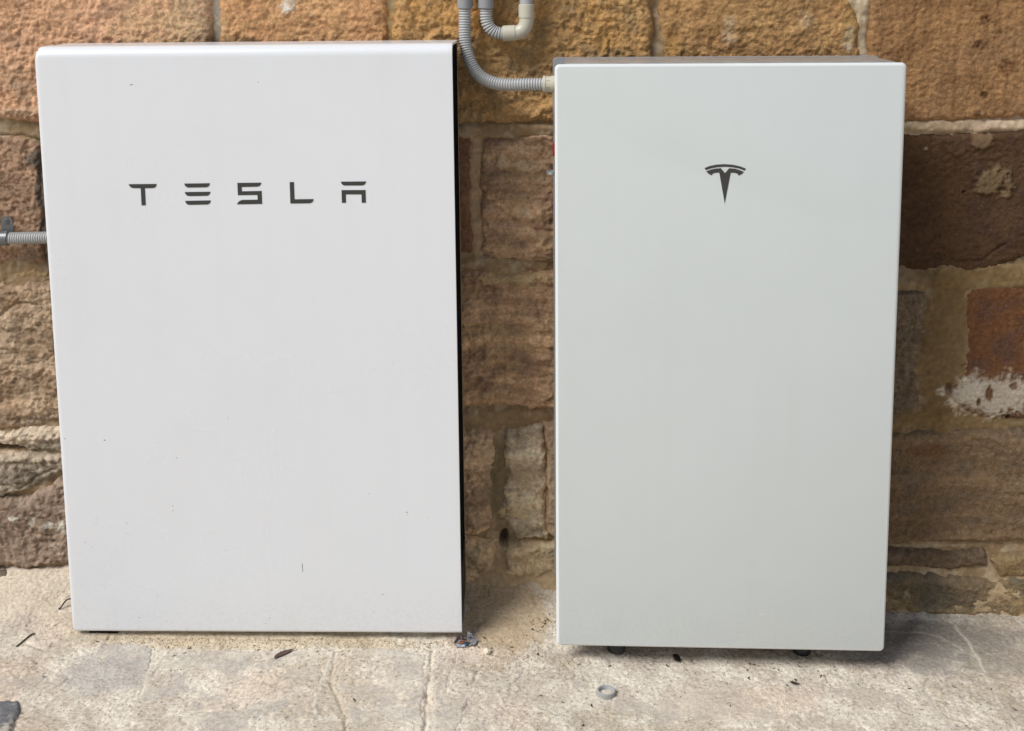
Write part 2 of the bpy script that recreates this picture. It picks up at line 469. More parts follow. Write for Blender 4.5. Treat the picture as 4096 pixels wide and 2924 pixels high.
def flagstone(pts, lift, col, seed, tilt=(0, 0), edge=0.006):
    xs0, ys0 = [p[0] for p in pts], [p[1] for p in pts]
    cx, cy = sum(xs0) / len(pts), sum(ys0) / len(pts)
    xs = np.arange(min(xs0) - .02, max(xs0) + .02, 0.003); ys = np.arange(min(ys0) - .02, max(ys0) + .02, 0.003)
    X, Y = np.meshgrid(xs, ys, indexing='ij')
    wx = X + 0.008 * fbm(X * 22, Y * 22, 3, seed) + 0.003 * fbm(X * 80, Y * 80, 2, seed + 5); wy = Y + 0.008 * fbm(X * 22, Y * 22, 3, seed + 50) + 0.003 * fbm(X * 80, Y * 80, 2, seed + 55)
    sd = poly_sd(wx, wy, pts)
    Z = floor_base(X, Y) + 0.6 * 0.003 * fbm(X * 5, Y * 7, 4, 3) + 0.0020 * fbm(X * 9, Y * 11, 4, seed + 9) + 0.0007 * fbm(X * 70, Y * 70, 3, seed + 12)
    Z += lift + tilt[0] * (X - cx) + tilt[1] * (Y - cy)
    t = np.clip(sd / edge, 0, 1)
    Z -= 0.006 * (1 - t) ** 2
    Z = np.where(sd < 0, Z + sd * 1.2, Z)
    c1 = S(col)
    a = fbm(X * 10, Y * 10, 4, seed + 20)[..., None]; b = fbm(X * 40, Y * 40, 3, seed + 30)[..., None]
    cc = c1 * (1 + 0.22 * a + 0.16 * b + 0.2 * fbm(X * 120, Y * 120, 2, seed + 33)[..., None])
    cc = cc + (S('#cbc0af') - cc) * 0.8 * sst(-0.12, 0.3, a * 0.7 + 0.6 * b + 0.4 * fbm(X * 110, Y * 110, 2, seed + 34)[..., None])
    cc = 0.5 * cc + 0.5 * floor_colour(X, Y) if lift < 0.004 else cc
    P = np.stack([X - cx, Y - cy, Z], -1)
    me = grid_mesh('flagstone', P, sd > -0.008, cc)
    return link('flagstone', me, M_SLATE, floor, (cx, cy, 0))
flagstone([(-0.9081, -0.1624), (-0.8668, -0.1560), (-0.7643, -0.1625), (-0.7447, -0.1831), (-0.7385, -0.2533), (-0.7377, -0.3164), (-0.7891, -0.3310), (-0.8478, -0.2841), (-0.9063, -0.2423)], 0.0006, '#aaa5a1', 1)
flagstone([(-0.7357, -0.1925), (-0.7003, -0.1731), (-0.4424, -0.1688), (-0.4112, -0.1752), (-0.4124, -0.2749), (-0.4036, -0.4116), (-0.3980, -0.4783), (-0.5462, -0.4815), (-0.6233, -0.3735), (-0.7286, -0.3311), (-0.7327, -0.2532)], 0.0002, '#b0aaa2', 2)
flagstone([(-0.3978, -0.1680), (-0.3145, -0.1605), (-0.2270, -0.1766), (-0.2198, -0.2848), (-0.2070, -0.4741), (-0.3210, -0.4766), (-0.3543, -0.3285), (-0.3878, -0.2744)], 0.0008, '#b2aca3', 3)
flagstone([(-0.2127, -0.1836), (-0.1751, -0.1858), (-0.1292, -0.2193), (-0.1373, -0.3182), (-0.1614, -0.4699), (-0.1967, -0.4736)], 0.0004, '#b0aaa1', 4)
flagstone([(-1.0133, -0.3531), (-0.9554, -0.3425), (-0.9360, -0.3408), (-0.9215, -0.3824), (-0.9079, -0.4540), (-0.9415, -0.5015)], 0.0065, '#78787a', 5, (0.0, -0.03), 0.003)
flagstone([(-1.2200, -0.2103), (-0.9764, -0.2171), (-0.9187, -0.2571), (-0.9278, -0.3245), (-1.1495, -0.3395)], 0.0002, '#b4aca2', 6)
flagstone([(0.6722, -0.0647), (0.7430, -0.0493), (0.7840, -0.0719), (0.8135, -0.1244), (0.7661, -0.1880), (0.7031, -0.2030), (0.6571, -0.1622), (0.6473, -0.1065)], 0.0010, '#8f8982', 7)
flagstone([(0.8325, -0.0204), (0.9628, 0.0047), (1.0825, -0.0186), (0.8909, -0.4439), (0.8139, -0.3984), (0.8151, -0.2979), (0.8214, -0.1730)], 0.0002, '#9a8f84', 8)
flagstone([(0.1351, -0.2323), (0.3223, -0.1947), (0.5553, -0.1980), (0.6732, -0.2459), (0.7109, -0.3256), (0.6807, -0.4359), (0.1359, -0.4503), (0.1065, -0.3044)], -0.0006, '#b8ada0', 9)

# ------------------------------------------------------------------ the stone wall
wall = thing('stone_wall', 'old sandstone block wall with rough lime mortar joints behind the units', 'wall', (0, WALL_Y, 0))

WCRACK = [  # wall cracks / splits (polyline x,z ; width ; depth)
    ([(-0.1257, 0.8541), (-0.0976, 0.8360), (-0.0536, 0.8043), (-0.0272, 0.7906), (0.0171, 0.7841)], 0.0035, 0.007),
    ([(-1.0983, 0.6154), (-1.0598, 0.6414), (-1.0234, 0.6376)], 0.003, 0.005),
    ([(-0.0715, 0.3456), (-0.0489, 0.3314), (-0.0125, 0.3238)], 0.002, 0.005),
    ([(0.7650, 0.7376), (0.8094, 0.7195), (0.8528, 0.7238), (0.8949, 0.7551)], 0.0025, 0.005),
    ([(0.7096, 0.6291), (0.7268, 0.5925), (0.7229, 0.5558)], 0.002, 0.004),
    ([(-1.1059, 0.2482), (-1.0678, 0.2580), (-1.0334, 0.2823), (-1.0001, 0.2921)], 0.0025, 0.006),
    ([(-1.0721, 0.9806), (-1.0274, 0.9785), (-0.9921, 0.9693)], 0.0022, 0.008),
    ([(0.7737, 0.9507), (0.7773, 0.8626)], 0.002, 0.001),
    ([(-0.0413, 0.1482), (-0.0181, 0.1677), (-0.0044, 0.1581)], 0.003, 0.005),
]
# stains, crusts, mortar splashes, pits, holes with painted shade: (centre, rx, rz, colour or None, strength, raise m, raggedness)
SPOT = [
    ((-0.0875, 0.1383), 0.010, 0.020, '#1c1510', 0.5, -0.045, 0.5),  # hole in the gap: carved pit, its shade also painted dark
    ((-1.0996, 0.3384), 0.030, 0.007, '#241c15', 0.4, -0.03, 0.5),  # hole under the ledge, shade painted in along with the carving
    ((0.8674, 0.8780), 0.040, 0.030, '#7d6848', 0.85, 0.006, 0.8),
    ((0.8420, 0.9608), 0.024, 0.020, '#7c6448', 0.8, 0.005, 0.8),
    ((0.8901, 0.8531), 0.014, 0.012, '#8a7250', 0.9, 0.004, 0.8),
    ((-0.4922, 1.2284), 0.020, 0.014, '#d9ccba', 0.9, 0.002, 0.9),
    ((-0.4449, 1.2107), 0.006, 0.006, '#d9b48c', 0.9, 0.001, 0.9),
    ((0.5821, 1.1515), 0.012, 0.026, '#cdbda6', 0.7, 0.001, 0.9),
    ((0.4037, 1.0841), 0.016, 0.040, '#c9b79e', 0.75, 0.0015, 1.1),
    ((0.5151, 1.1005), 0.030, 0.014, '#c9b79e', 0.75, 0.0015, 1.1),
    ((0.3547, 1.1793), 0.016, 0.030, '#c0aa88', 0.6, 0.001, 1.2),
    ((0.4998, 1.1950), 0.020, 0.020, '#c0aa88', 0.5, 0.001, 1.2),
    ((-0.0816, 0.9226), 0.018, 0.014, '#c7a684', 0.85, 0.002, 1.0),
    ((-0.0567, 0.9473), 0.022, 0.016, '#c09f7e', 0.7, 0.002, 1.0),
    ((-0.0263, 0.9116), 0.028, 0.014, '#c7a684', 0.85, 0.003, 1.0),
    ((-0.0172, 0.9470), 0.030, 0.012, '#bf9d78', 0.7, 0.002, 1.0),
    ((-0.0442, 0.8671), 0.028, 0.012, '#b8946e', 0.6, 0.002, 1.0),
    ((-0.0402, 0.8204), 0.024, 0.012, '#c7a684', 0.8, 0.002, 1.0),
    ((-0.0625, 0.7998), 0.030, 0.008, '#b69272', 0.7, 0.003, 1.0),
    ((-0.0273, 0.7789), 0.030, 0.006, '#b69272', 0.7, 0.003, 1.0),
    ((-0.0961, 0.5805), 0.070, 0.018, '#a98b61', 0.7, 0.002, 1.1),
    ((-0.0290, 0.5525), 0.070, 0.008, '#a98b61', 0.6, 0.002, 1.1),
    ((-0.0725, 0.6909), 0.090, 0.014, '#b39a6c', 0.7, 0.004, 0.8),
    ((-0.0448, 0.2788), 0.036, 0.036, '#b39c76', 0.7, 0.002, 1.0),
    ((-0.0684, 0.2016), 0.034, 0.014, '#bfa67c', 0.85, 0.004, 0.8),
    ((-0.1439, 0.3837), 0.030, 0.020, '#a48a66', 0.7, 0.0, 0.8),
    ((-0.1393, 1.0114), 0.06, 0.016, '#b39a72', 0.5, 0.003, 1.1),
    ((0.8920, 0.4482), 0.115, 0.050, '#c0b29c', 0.95, 0.004, 0.55),
    ((0.8385, 0.4557), 0.030, 0.028, '#c9bda8', 0.9, 0.003, 0.6),
    ((0.8784, 0.4538), 0.007, 0.022, '#6b4320', 0.9, -0.003, 0.8),
    ((0.9264, 0.4677), 0.010, 0.010, '#6b4320', 0.8, -0.003, 0.8),
    ((0.8571, 0.4352), 0.005, 0.012, '#5a3517', 0.9, -0.002, 0.8),
    ((0.7992, 0.4613), 0.008, 0.018, '#53351c', 0.8, -0.003, 0.7),
    ((0.9207, 0.4025), 0.004, 0.008, '#241a12', 0.9, -0.004, 0.5),
    ((0.8402, 1.1876), 0.012, 0.012, '#5e3c20', 0.7, -0.004, 0.9),
    ((0.8270, 1.1408), 0.016, 0.012, '#4c3320', 0.8, -0.004, 0.9),
    ((0.8826, 1.0975), 0.018, 0.016, '#6a4322', 0.7, -0.004, 0.9),
    ((0.8425, 1.0443), 0.010, 0.008, '#5a4026', 0.8, -0.004, 0.7),
    ((0.8269, 1.0115), 0.010, 0.008, '#5a4026', 0.7, 0.003, 0.7),
    ((0.8121, 0.8580), 0.004, 0.004, '#1d130c', 0.9, -0.006, 0.5),
    ((0.7352, 0.9422), 0.004, 0.004, '#9a8a70', 0.9, 0.002, 0.5),
    ((-1.0053, 0.9336), 0.024, 0.022, '#6f665a', 0.9, 0.005, 0.6),
    ((-0.9959, 0.8722), 0.014, 0.050, '#6a6157', 0.8, 0.004, 0.7),
    ((-0.9995, 0.7905), 0.010, 0.030, '#6a6157', 0.8, 0.004, 0.7),
    ((-1.0960, 0.1895), 0.018, 0.006, '#ddd0bc', 0.9, 0.001, 1.4),
    ((-1.0588, 0.1828), 0.012, 0.012, '#ddd0bc', 0.9, 0.001, 1.2),
    ((-1.0217, 0.1750), 0.020, 0.010, '#ddd0bc', 0.9, 0.001, 1.4),
    ((-0.9986, 0.1701), 0.010, 0.014, '#ddd0bc', 0.9, 0.001, 1.3),
    ((-1.0512, 0.3644), 0.10, 0.010, '#c8b49a', 0.7, 0.004, 0.8),
    ((-1.0636, 0.3191), 0.10, 0.012, '#c8b49a', 0.7, 0.004, 0.8),
    ((-1.0761, 0.2726), 0.07, 0.022, '#7a6e5c', 0.7, 0.0, 0.7),
    ((-1.0156, 0.3403), 0.05, 0.02, '#5f5747', 0.6, 0.0, 0.9),
    ((-1.0331, 1.0248), 0.10, 0.012, '#b8a084', 0.5, 0.003, 0.9),
    ((-0.6769, 1.2059), 0.06, 0.09, '#9c8c68', 0.55, 0.0, 1.0),
    ((-0.7568, 1.1893), 0.10, 0.06, '#b59868', 0.45, 0.0, 1.0),
    ((-1.0285, 1.0911), 0.04, 0.05, '#8b7d60', 0.4, 0.0, 1.0),
    ((0.0493, 1.1949), 0.06, 0.07, '#6f5f46', 0.5, 0.0, 1.1),
    ((-0.2410, 1.1847), 0.08, 0.07, '#b98746', 0.6, 0.0, 0.9),
    ((-0.1452, 1.2010), 0.025, 0.05, '#c9883a', 0.55, 0.0, 0.9),
    ((0.2392, 1.1373), 0.02, 0.05, '#b78a3c', 0.5, 0.0, 0.9),
    ((0.5856, 1.1772), 0.02, 0.05, '#8b7434', 0.5, 0.0, 0.9),
    ((-0.5911, 1.1636), 0.06, 0.015, '#5b5238', 0.5, 0.0, 1.0),
    ((-0.0596, 0.1579), 0.06, 0.03, '#6a6754', 0.45, 0.0, 1.0),
    ((0.7752, 0.0339), 0.08, 0.03, '#5a5648', 0.6, 0.0, 1.0),
    ((0.9315, 0.0881), 0.05, 0.025, '#8f7248', 0.4, 0.0, 0.8),
    ((0.7635, 0.3319), 0.05, 0.02, '#7c4c20', 0.6, 0.0, 0.9),
    ((0.7895, 0.1293), 0.12, 0.006, '#a8977a', 0.7, 0.003, 0.9),
]
def wall_features(X, Z, h, col, sc=1.0):
    n1 = fbm(X * 30, Z * 30, 4, 501, 0.6); n2 = fbm(X * 30, Z * 30, 4, 541, 0.6); n3 = fbm(X * 110, Z * 110, 3, 571, 0.6)
    for (c, rx, rz, cc, k, up, rag) in SPOT:
        if c[0] + 2.2 * rx < X.min() or c[0] - 2.2 * rx > X.max() or c[1] + 2.2 * rz < Z.min() or c[1] - 2.2 * rz > Z.max(): continue
        e = np.hypot((X - c[0]) / rx, (Z - c[1]) / rz) + rag * (n1 * 0.9 + n3 * 0.7)
        m = 1 - sst(0.60, 1.02, e)
        if rag >= 0.9: m = m * (0.45 + 0.55 * sst(-0.10, 0.12, n3 + 0.4 * n2))
        h = h + up * m
        if cc: col = col + (np.minimum((0.88 * S(cc) + 0.12 * S(cc).mean()) * sc, 0.8) - col) * (k * m)[..., None]
    wx = X + 0.005 * n1; wz = Z + 0.005 * n2
    for pts, w, d in WCRACK:
        dist = seg_dist(wx, wz, pts)
        h = h - d * np.exp(-(dist / w) ** 2)
    return h, col

def stone(pts, face, c1, c2, c3, seed, rough=0.004, strata=0.0, streak=0.0, edge=0.016, drop=0.02, big=0.006, fr=24, warp=0.007, step=0.0026, bulge=0.0, tilt=0.6, gr=1.0, br=1.0):
    xs0 = [p[0] for p in pts]; zs0 = [p[1] for p in pts]
    cx, cz = (min(xs0) + max(xs0)) / 2, (min(zs0) + max(zs0)) / 2
    xs = axis(min(xs0) - .02, max(xs0) + .02, step, -1.12, 0.98, 0.02); zs = axis(min(zs0) - .02, max(zs0) + .02, step, -0.1, 1.30, 0.02)
    X, Z = np.meshgrid(xs, zs, indexing='ij')
    wx = X + warp * fbm(X * 20, Z * 20, 3, seed) + warp * 0.45 * fbm(X * 75, Z * 75, 2, seed + 5)
    wz = Z + warp * fbm(X * 20, Z * 20, 3, seed + 40) + warp * 0.45 * fbm(X * 75, Z * 75, 2, seed + 45)
    sd = poly_sd(wx, wz, pts) + 0.005
    h = np.full(X.shape, face)
    h += big * fbm(X * 6, Z * 6, 3, seed + 60)
    # hacked face: rounded lumps with sharp lower edges, at two sizes
    u = X + 0.02 * fbm(X * 14, Z * 14, 2, seed + 3); v = Z + 0.35 * X * tilt + 0.02 * fbm(X * 14, Z * 14, 2, seed + 4)
    n = fbm(u * fr * 0.9, v * fr * 1.35, 4, seed + 70, 0.6) * 5.5
    chip = np.floor(n) + sst(0.25, 1.0, n - np.floor(n))                       # flaked ledges
    h += rough * (0.16 * chip + 1.1 * fbm(u * fr * 2.2, v * fr * 2.8, 4, seed + 80, 0.66)) + 0.0022 * gr * fbm(X * 120, Z * 150, 2, seed + 90, 0.7)
    lay = fbm(X * 1.4 + 0.5 * fbm(X * 6, Z * 6, 2, seed + 95), Z * 26 + 1.2 * fbm(X * 3, Z * 3, 2, seed + 96), 4, seed + 97, 0.6)
    if strata:
        st = lay * 5
        h += strata * (np.floor(st) + sst(0.55, 1.0, st - np.floor(st))) * 0.28
    if streak:
        h += streak * fbm(X * 70, Z * 6, 3, seed + 98)
    h += bulge * np.clip(sd / 0.07, 0, 1)
    t = np.clip(sd / edge, 0, 1)
    h -= drop * (1 - np.sqrt(np.clip(1 - (1 - t) ** 2, 0, 1)))
    a = fbm(X * 5, Z * 6, 4, seed + 110)[..., None]; b = fbm(X * 16, Z * 20, 4, seed + 120)[..., None]; g = fbm(X * 80, Z * 90, 3, seed + 130, 0.65)[..., None]
    k1, k2, k3 = [(S(c) * 0.90 + 0.10 * S(c).mean()) * 1.5 * br for c in (c1, c2, c3)]
    col = k1 + (k2 - k1) * sst(-0.22, 0.25, a + 0.3 * b)
    col = col + (k3 - col) * 0.8 * sst(0.05, 0.3, b + 0.35 * g - 0.2 * a)
    if strata: col = col * (1 + (0.35 + 60 * strata) * lay[..., None])  # layer tones deepened in colour to imitate lit and shaded ledges
    col = col * (1 + 0.5 * g)
    h, col = wall_features(X, Z, h, col, 1.2 * min(br, 1.35) if br >= 0.9 else 1.05)
    h = np.where(sd < 0, h + sd * 1.5, h)
    P = np.stack([X - cx, -h, Z - cz], -1)
    # winding so that faces look out of the wall
    me = grid_mesh('stone', P, sd > -0.010, col)
    return link('stone', me, M_STONE, wall, (cx, 0, cz))

# course 1 (top)
stone([(-1.3006, 1.4520), (-0.6343, 1.4440), (-0.6435, 1.2831), (-0.6411, 1.2229), (-0.6458, 1.1580), (-0.6447, 1.0661), (-0.6524, 1.0150), (-0.7753, 1.0088), (-0.9896, 1.0067), (-1.0693, 1.0197), (-1.3391, 1.0163)], 0.010, '#b08766', '#a98260', '#927158', 11, br=1.3, rough=0.0055, fr=30, edge=0.02)
stone([(-0.6119, 1.4437), (-0.3024, 1.4400), (-0.3040, 1.2369), (-0.3025, 1.1576), (-0.3079, 1.0126), (-0.5356, 1.0106), (-0.6329, 1.0149), (-0.6246, 1.1604)], 0.008, '#a57a50', '#a98256', '#84603e', 12, br=1.2, rough=0.006, fr=20, big=0.009)
stone([(-0.2784, 1.4397), (0.2019, 1.4340), (0.2032, 1.2320), (0.2074, 1.1238), (0.2030, 1.0054), (0.0793, 1.0010), (-0.0256, 1.0035), (-0.1658, 1.0010), (-0.2886, 1.0089)], 0.012, '#9c7a4c', '#a27a44', '#826a48', 13, br=1.12, rough=0.009, fr=22, big=0.010, edge=0.02)
stone([(0.2222, 1.4338), (0.5730, 1.4296), (0.5771, 1.2351), (0.5952, 1.1984), (0.6010, 1.1213), (0.5995, 1.0026), (0.2273, 1.0088)], 0.006, '#9d7648', '#957246', '#a5804f', 14, rough=0.005, fr=18, big=0.010)
stone([(0.6133, 1.4291), (1.1701, 1.4224), (1.1987, 0.9984), (0.9212, 1.0073), (0.8060, 0.9994), (0.6969, 1.0002), (0.6288, 1.0024)], 0.008, '#8f6a42', '#8a6844', '#7a5835', 15, br=0.95, rough=0.0022, fr=34, streak=0.0030, big=0.004, edge=0.012)
# course 2
stone([(-1.3431, 0.9716), (-1.0725, 0.9752), (-1.0186, 0.9748), (-0.9964, 0.9586), (-0.9986, 0.8451), (-1.0050, 0.7227), (-1.0539, 0.7265), (-1.0907, 0.7211), (-1.3649, 0.7240)], 0.004, '#9c7c62', '#8f725a', '#866c56', 16, br=1.0, rough=0.0075, fr=22, big=0.009)
stone([(-0.5724, 0.9772), (-0.1837, 0.9799), (-0.1452, 0.9708), (-0.1411, 0.9478), (-0.1452, 0.8497), (-0.1432, 0.7431), (-0.1880, 0.7323), (-0.5826, 0.7293)], 0.002, '#7a5a40', '#6e503a', '#664a38', 17, br=1.3, rough=0.003)
stone([(-0.1189, 0.9600), (-0.1065, 0.9706), (-0.0609, 0.9676), (-0.0083, 0.9717), (0.2363, 0.9718), (0.2383, 0.7289), (0.0168, 0.7261), (-0.0543, 0.7282), (-0.1184, 0.7357), (-0.1241, 0.8406), (-0.1246, 0.9299)], 0.008, '#94785a', '#8c7056', '#7c6250', 18, br=1.5, rough=0.010, fr=17, big=0.018, strata=0.009, warp=0.010, drop=0.016)
stone([(0.3059, 0.9714), (0.6980, 0.9696), (0.7730, 0.9665), (0.8416, 0.9713), (0.9229, 0.9734), (1.2006, 0.9706), (1.2128, 0.7894), (0.9352, 0.7298), (0.9055, 0.7155), (0.8712, 0.7039), (0.7840, 0.7015), (0.7076, 0.7090), (0.3093, 0.7068)], 0.006, '#6b4f35', '#60452b', '#624937', 19, br=0.52, rough=0.0028, fr=20, big=0.008)
# course 3
stone([(-1.3661, 0.7111), (-1.0916, 0.7082), (-1.0368, 0.7099), (-0.9819, 0.7134), (-0.8003, 0.7127), (-0.8013, 0.6943), (-0.9832, 0.6931), (-1.0476, 0.6859), (-1.0934, 0.6842), (-1.3679, 0.6907)], -0.004, '#97805a', '#907a58', '#856e50', 20, br=1.1, warp=0.012, rough=0.008, strata=0.004)
stone([(-1.3690, 0.6777), (-1.0941, 0.6740), (-1.0391, 0.6766), (-0.9747, 0.6838), (-0.7111, 0.6848), (-0.7249, 0.4017), (-0.9933, 0.3960), (-1.0591, 0.3845), (-1.1152, 0.3807), (-1.3950, 0.3845)], 0.006, '#a08a70', '#947a5e', '#8a725a', 21, br=1.1, warp=0.012, rough=0.008, fr=20, strata=0.003, big=0.010)
stone([(-0.4576, 0.7023), (-0.1618, 0.6976), (-0.0547, 0.6945), (0.0122, 0.6970), (0.2563, 0.6961), (0.2589, 0.4242), (0.0108, 0.4262), (-0.1024, 0.4291), (-0.1660, 0.4263), (-0.4669, 0.4245)], 0.012, '#927658', '#886c50', '#765c48', 22, br=1.65, rough=0.009, fr=17, strata=0.008, big=0.012, edge=0.024, warp=0.010, drop=0.016)
stone([(0.4338, 0.6591), (0.6894, 0.6538), (0.7474, 0.6536), (0.7554, 0.6290), (0.7535, 0.5649), (0.7523, 0.4818), (0.7438, 0.4259), (0.7231, 0.4072), (0.6937, 0.4072), (0.4388, 0.4110)], 0.006, '#6f5e4a', '#685844', '#786852', 23, br=0.9, rough=0.005, big=0.010)
stone([(0.8123, 0.6525), (0.8571, 0.6687), (0.9382, 0.6702), (1.2211, 0.6675), (1.2392, 0.3996), (0.9520, 0.3978), (0.9029, 0.4043), (0.8403, 0.4137), (0.7967, 0.4371), (0.7899, 0.4724), (0.8086, 0.4910), (0.8085, 0.5556), (0.8093, 0.6197)], 0.004, '#785030', '#7c5630', '#684a3a', 24, br=0.7, rough=0.0018, fr=30, big=0.005, streak=0.001)
# course 4
stone([(-1.3960, 0.3729), (-1.1159, 0.3711), (-0.9945, 0.3788), (-0.8182, 0.3826), (-0.8211, 0.3289), (-0.9883, 0.3307), (-1.0625, 0.3345), (-1.1177, 0.3461), (-1.3984, 0.3459)], 0.010, '#b3a28c', '#a3927c', '#8d7e6a', 25, br=1.1, warp=0.012, rough=0.008, strata=0.005)
stone([(-1.4002, 0.3246), (-1.0724, 0.3258), (-0.9889, 0.3211), (-0.8216, 0.3193), (-0.8242, 0.2729), (-0.9912, 0.2843), (-1.0395, 0.2610), (-1.1255, 0.2374), (-1.4080, 0.2369)], 0.012, '#9c8e7a', '#928470', '#a89a86', 26, br=1.0, warp=0.012, rough=0.008, strata=0.005)
stone([(-1.4085, 0.2311), (-1.1260, 0.2296), (-1.0698, 0.2278), (-1.0121, 0.2513), (-0.9871, 0.2766), (-0.8243, 0.2710), (-0.8344, 0.0848), (-0.9942, 0.0902), (-1.1365, 0.0838), (-1.4218, 0.0808)], 0.016, '#8e7866', '#84705e', '#968270', 27, br=1.0, warp=0.012, rough=0.008, big=0.009)
stone([(-0.3767, 0.3808), (-0.1577, 0.3780), (-0.1185, 0.3789), (-0.1087, 0.3618), (-0.1097, 0.2835), (-0.1161, 0.2063), (-0.1231, 0.1616), (-0.1444, 0.1567), (-0.3831, 0.1561)], 0.010, '#9c8266', '#907860', '#a48a6a', 28, br=1.5, strata=0.007, warp=0.012, rough=0.009, big=0.010, edge=0.03, bulge=0.006)
stone([(-0.0758, 0.3713), (-0.0067, 0.3808), (-0.0052, 0.3314), (-0.0053, 0.1619), (0.0047, 0.1464), (-0.0579, 0.1472), (-0.0769, 0.1793), (-0.0816, 0.2547), (-0.0790, 0.3313)], 0.012, '#a3927a', '#988870', '#aa9878', 29, br=1.45, strata=0.007, warp=0.012, rough=0.009, big=0.010)
stone([(0.0051, 0.3808), (0.0169, 0.3846), (0.2593, 0.3846), (0.2614, 0.1588), (0.0158, 0.1562), (0.0048, 0.1659), (0.0072, 0.2740)], 0.018, '#a0886c', '#927a60', '#8a7058', 30, br=1.3, rough=0.005, edge=0.004)
stone([(-0.0801, 0.1345), (0.0157, 0.1308), (0.2617, 0.1296), (0.2625, 0.0514), (0.0154, 0.0642), (-0.0789, 0.0776)], 0.012, '#b09a78', '#a28c6c', '#8f8268', 31, br=1.45, strata=0.007, warp=0.012, rough=0.009, big=0.012)
stone([(-0.3372, 0.1376), (-0.1428, 0.1421), (-0.1134, 0.1324), (-0.1103, 0.0775), (-0.1626, 0.0557), (-0.3394, 0.0491)], 0.012, '#aa9270', '#9c8666', '#8a7e64', 32, br=1.4, strata=0.007, warp=0.012, rough=0.009, big=0.012)
stone([(0.4396, 0.3677), (0.6952, 0.3640), (0.7619, 0.3725), (0.9531, 0.3763), (1.2410, 0.3726), (1.2566, 0.1422), (0.9648, 0.1443), (0.8884, 0.1402), (0.7032, 0.1377), (0.4442, 0.1399)], 0.008, '#7e664a', '#766046', '#70604c', 33, br=0.92, rough=0.0038, fr=20, strata=0.002, big=0.010)
stone([(0.4446, 0.1234), (0.7038, 0.1222), (0.8081, 0.1167), (0.8830, 0.1209), (0.8889, 0.0899), (0.8095, 0.0838), (0.7049, 0.0902), (0.4452, 0.0893)], 0.014, '#665440', '#5e4e3c', '#6f5e4a', 34, rough=0.004, strata=0.003)
stone([(0.9011, 0.1015), (0.9662, 0.1163), (1.2583, 0.1172), (1.2614, 0.0708), (0.9684, 0.0736), (0.9161, 0.0705)], 0.014, '#86704e', '#7c684a', '#8f7a58', 35, rough=0.004)
stone([(0.4456, 0.0737), (0.7056, 0.0707), (0.9012, 0.0607), (1.2623, 0.0573), (1.2676, -0.0207), (0.9049, -0.0205), (0.7084, -0.0076), (0.4472, -0.0088)], 0.020, '#86714f', '#7c6a50', '#6c6350', 36, rough=0.005, big=0.010, strata=0.002)
stone([(-1.4225, 0.0728), (-1.1184, 0.0719), (-1.0981, 0.0640), (-1.1104, 0.0510), (-1.4250, 0.0448)], 0.030, '#7a6a58', '#6e6050', '#857460', 37, rough=0.003, strata=0.004)

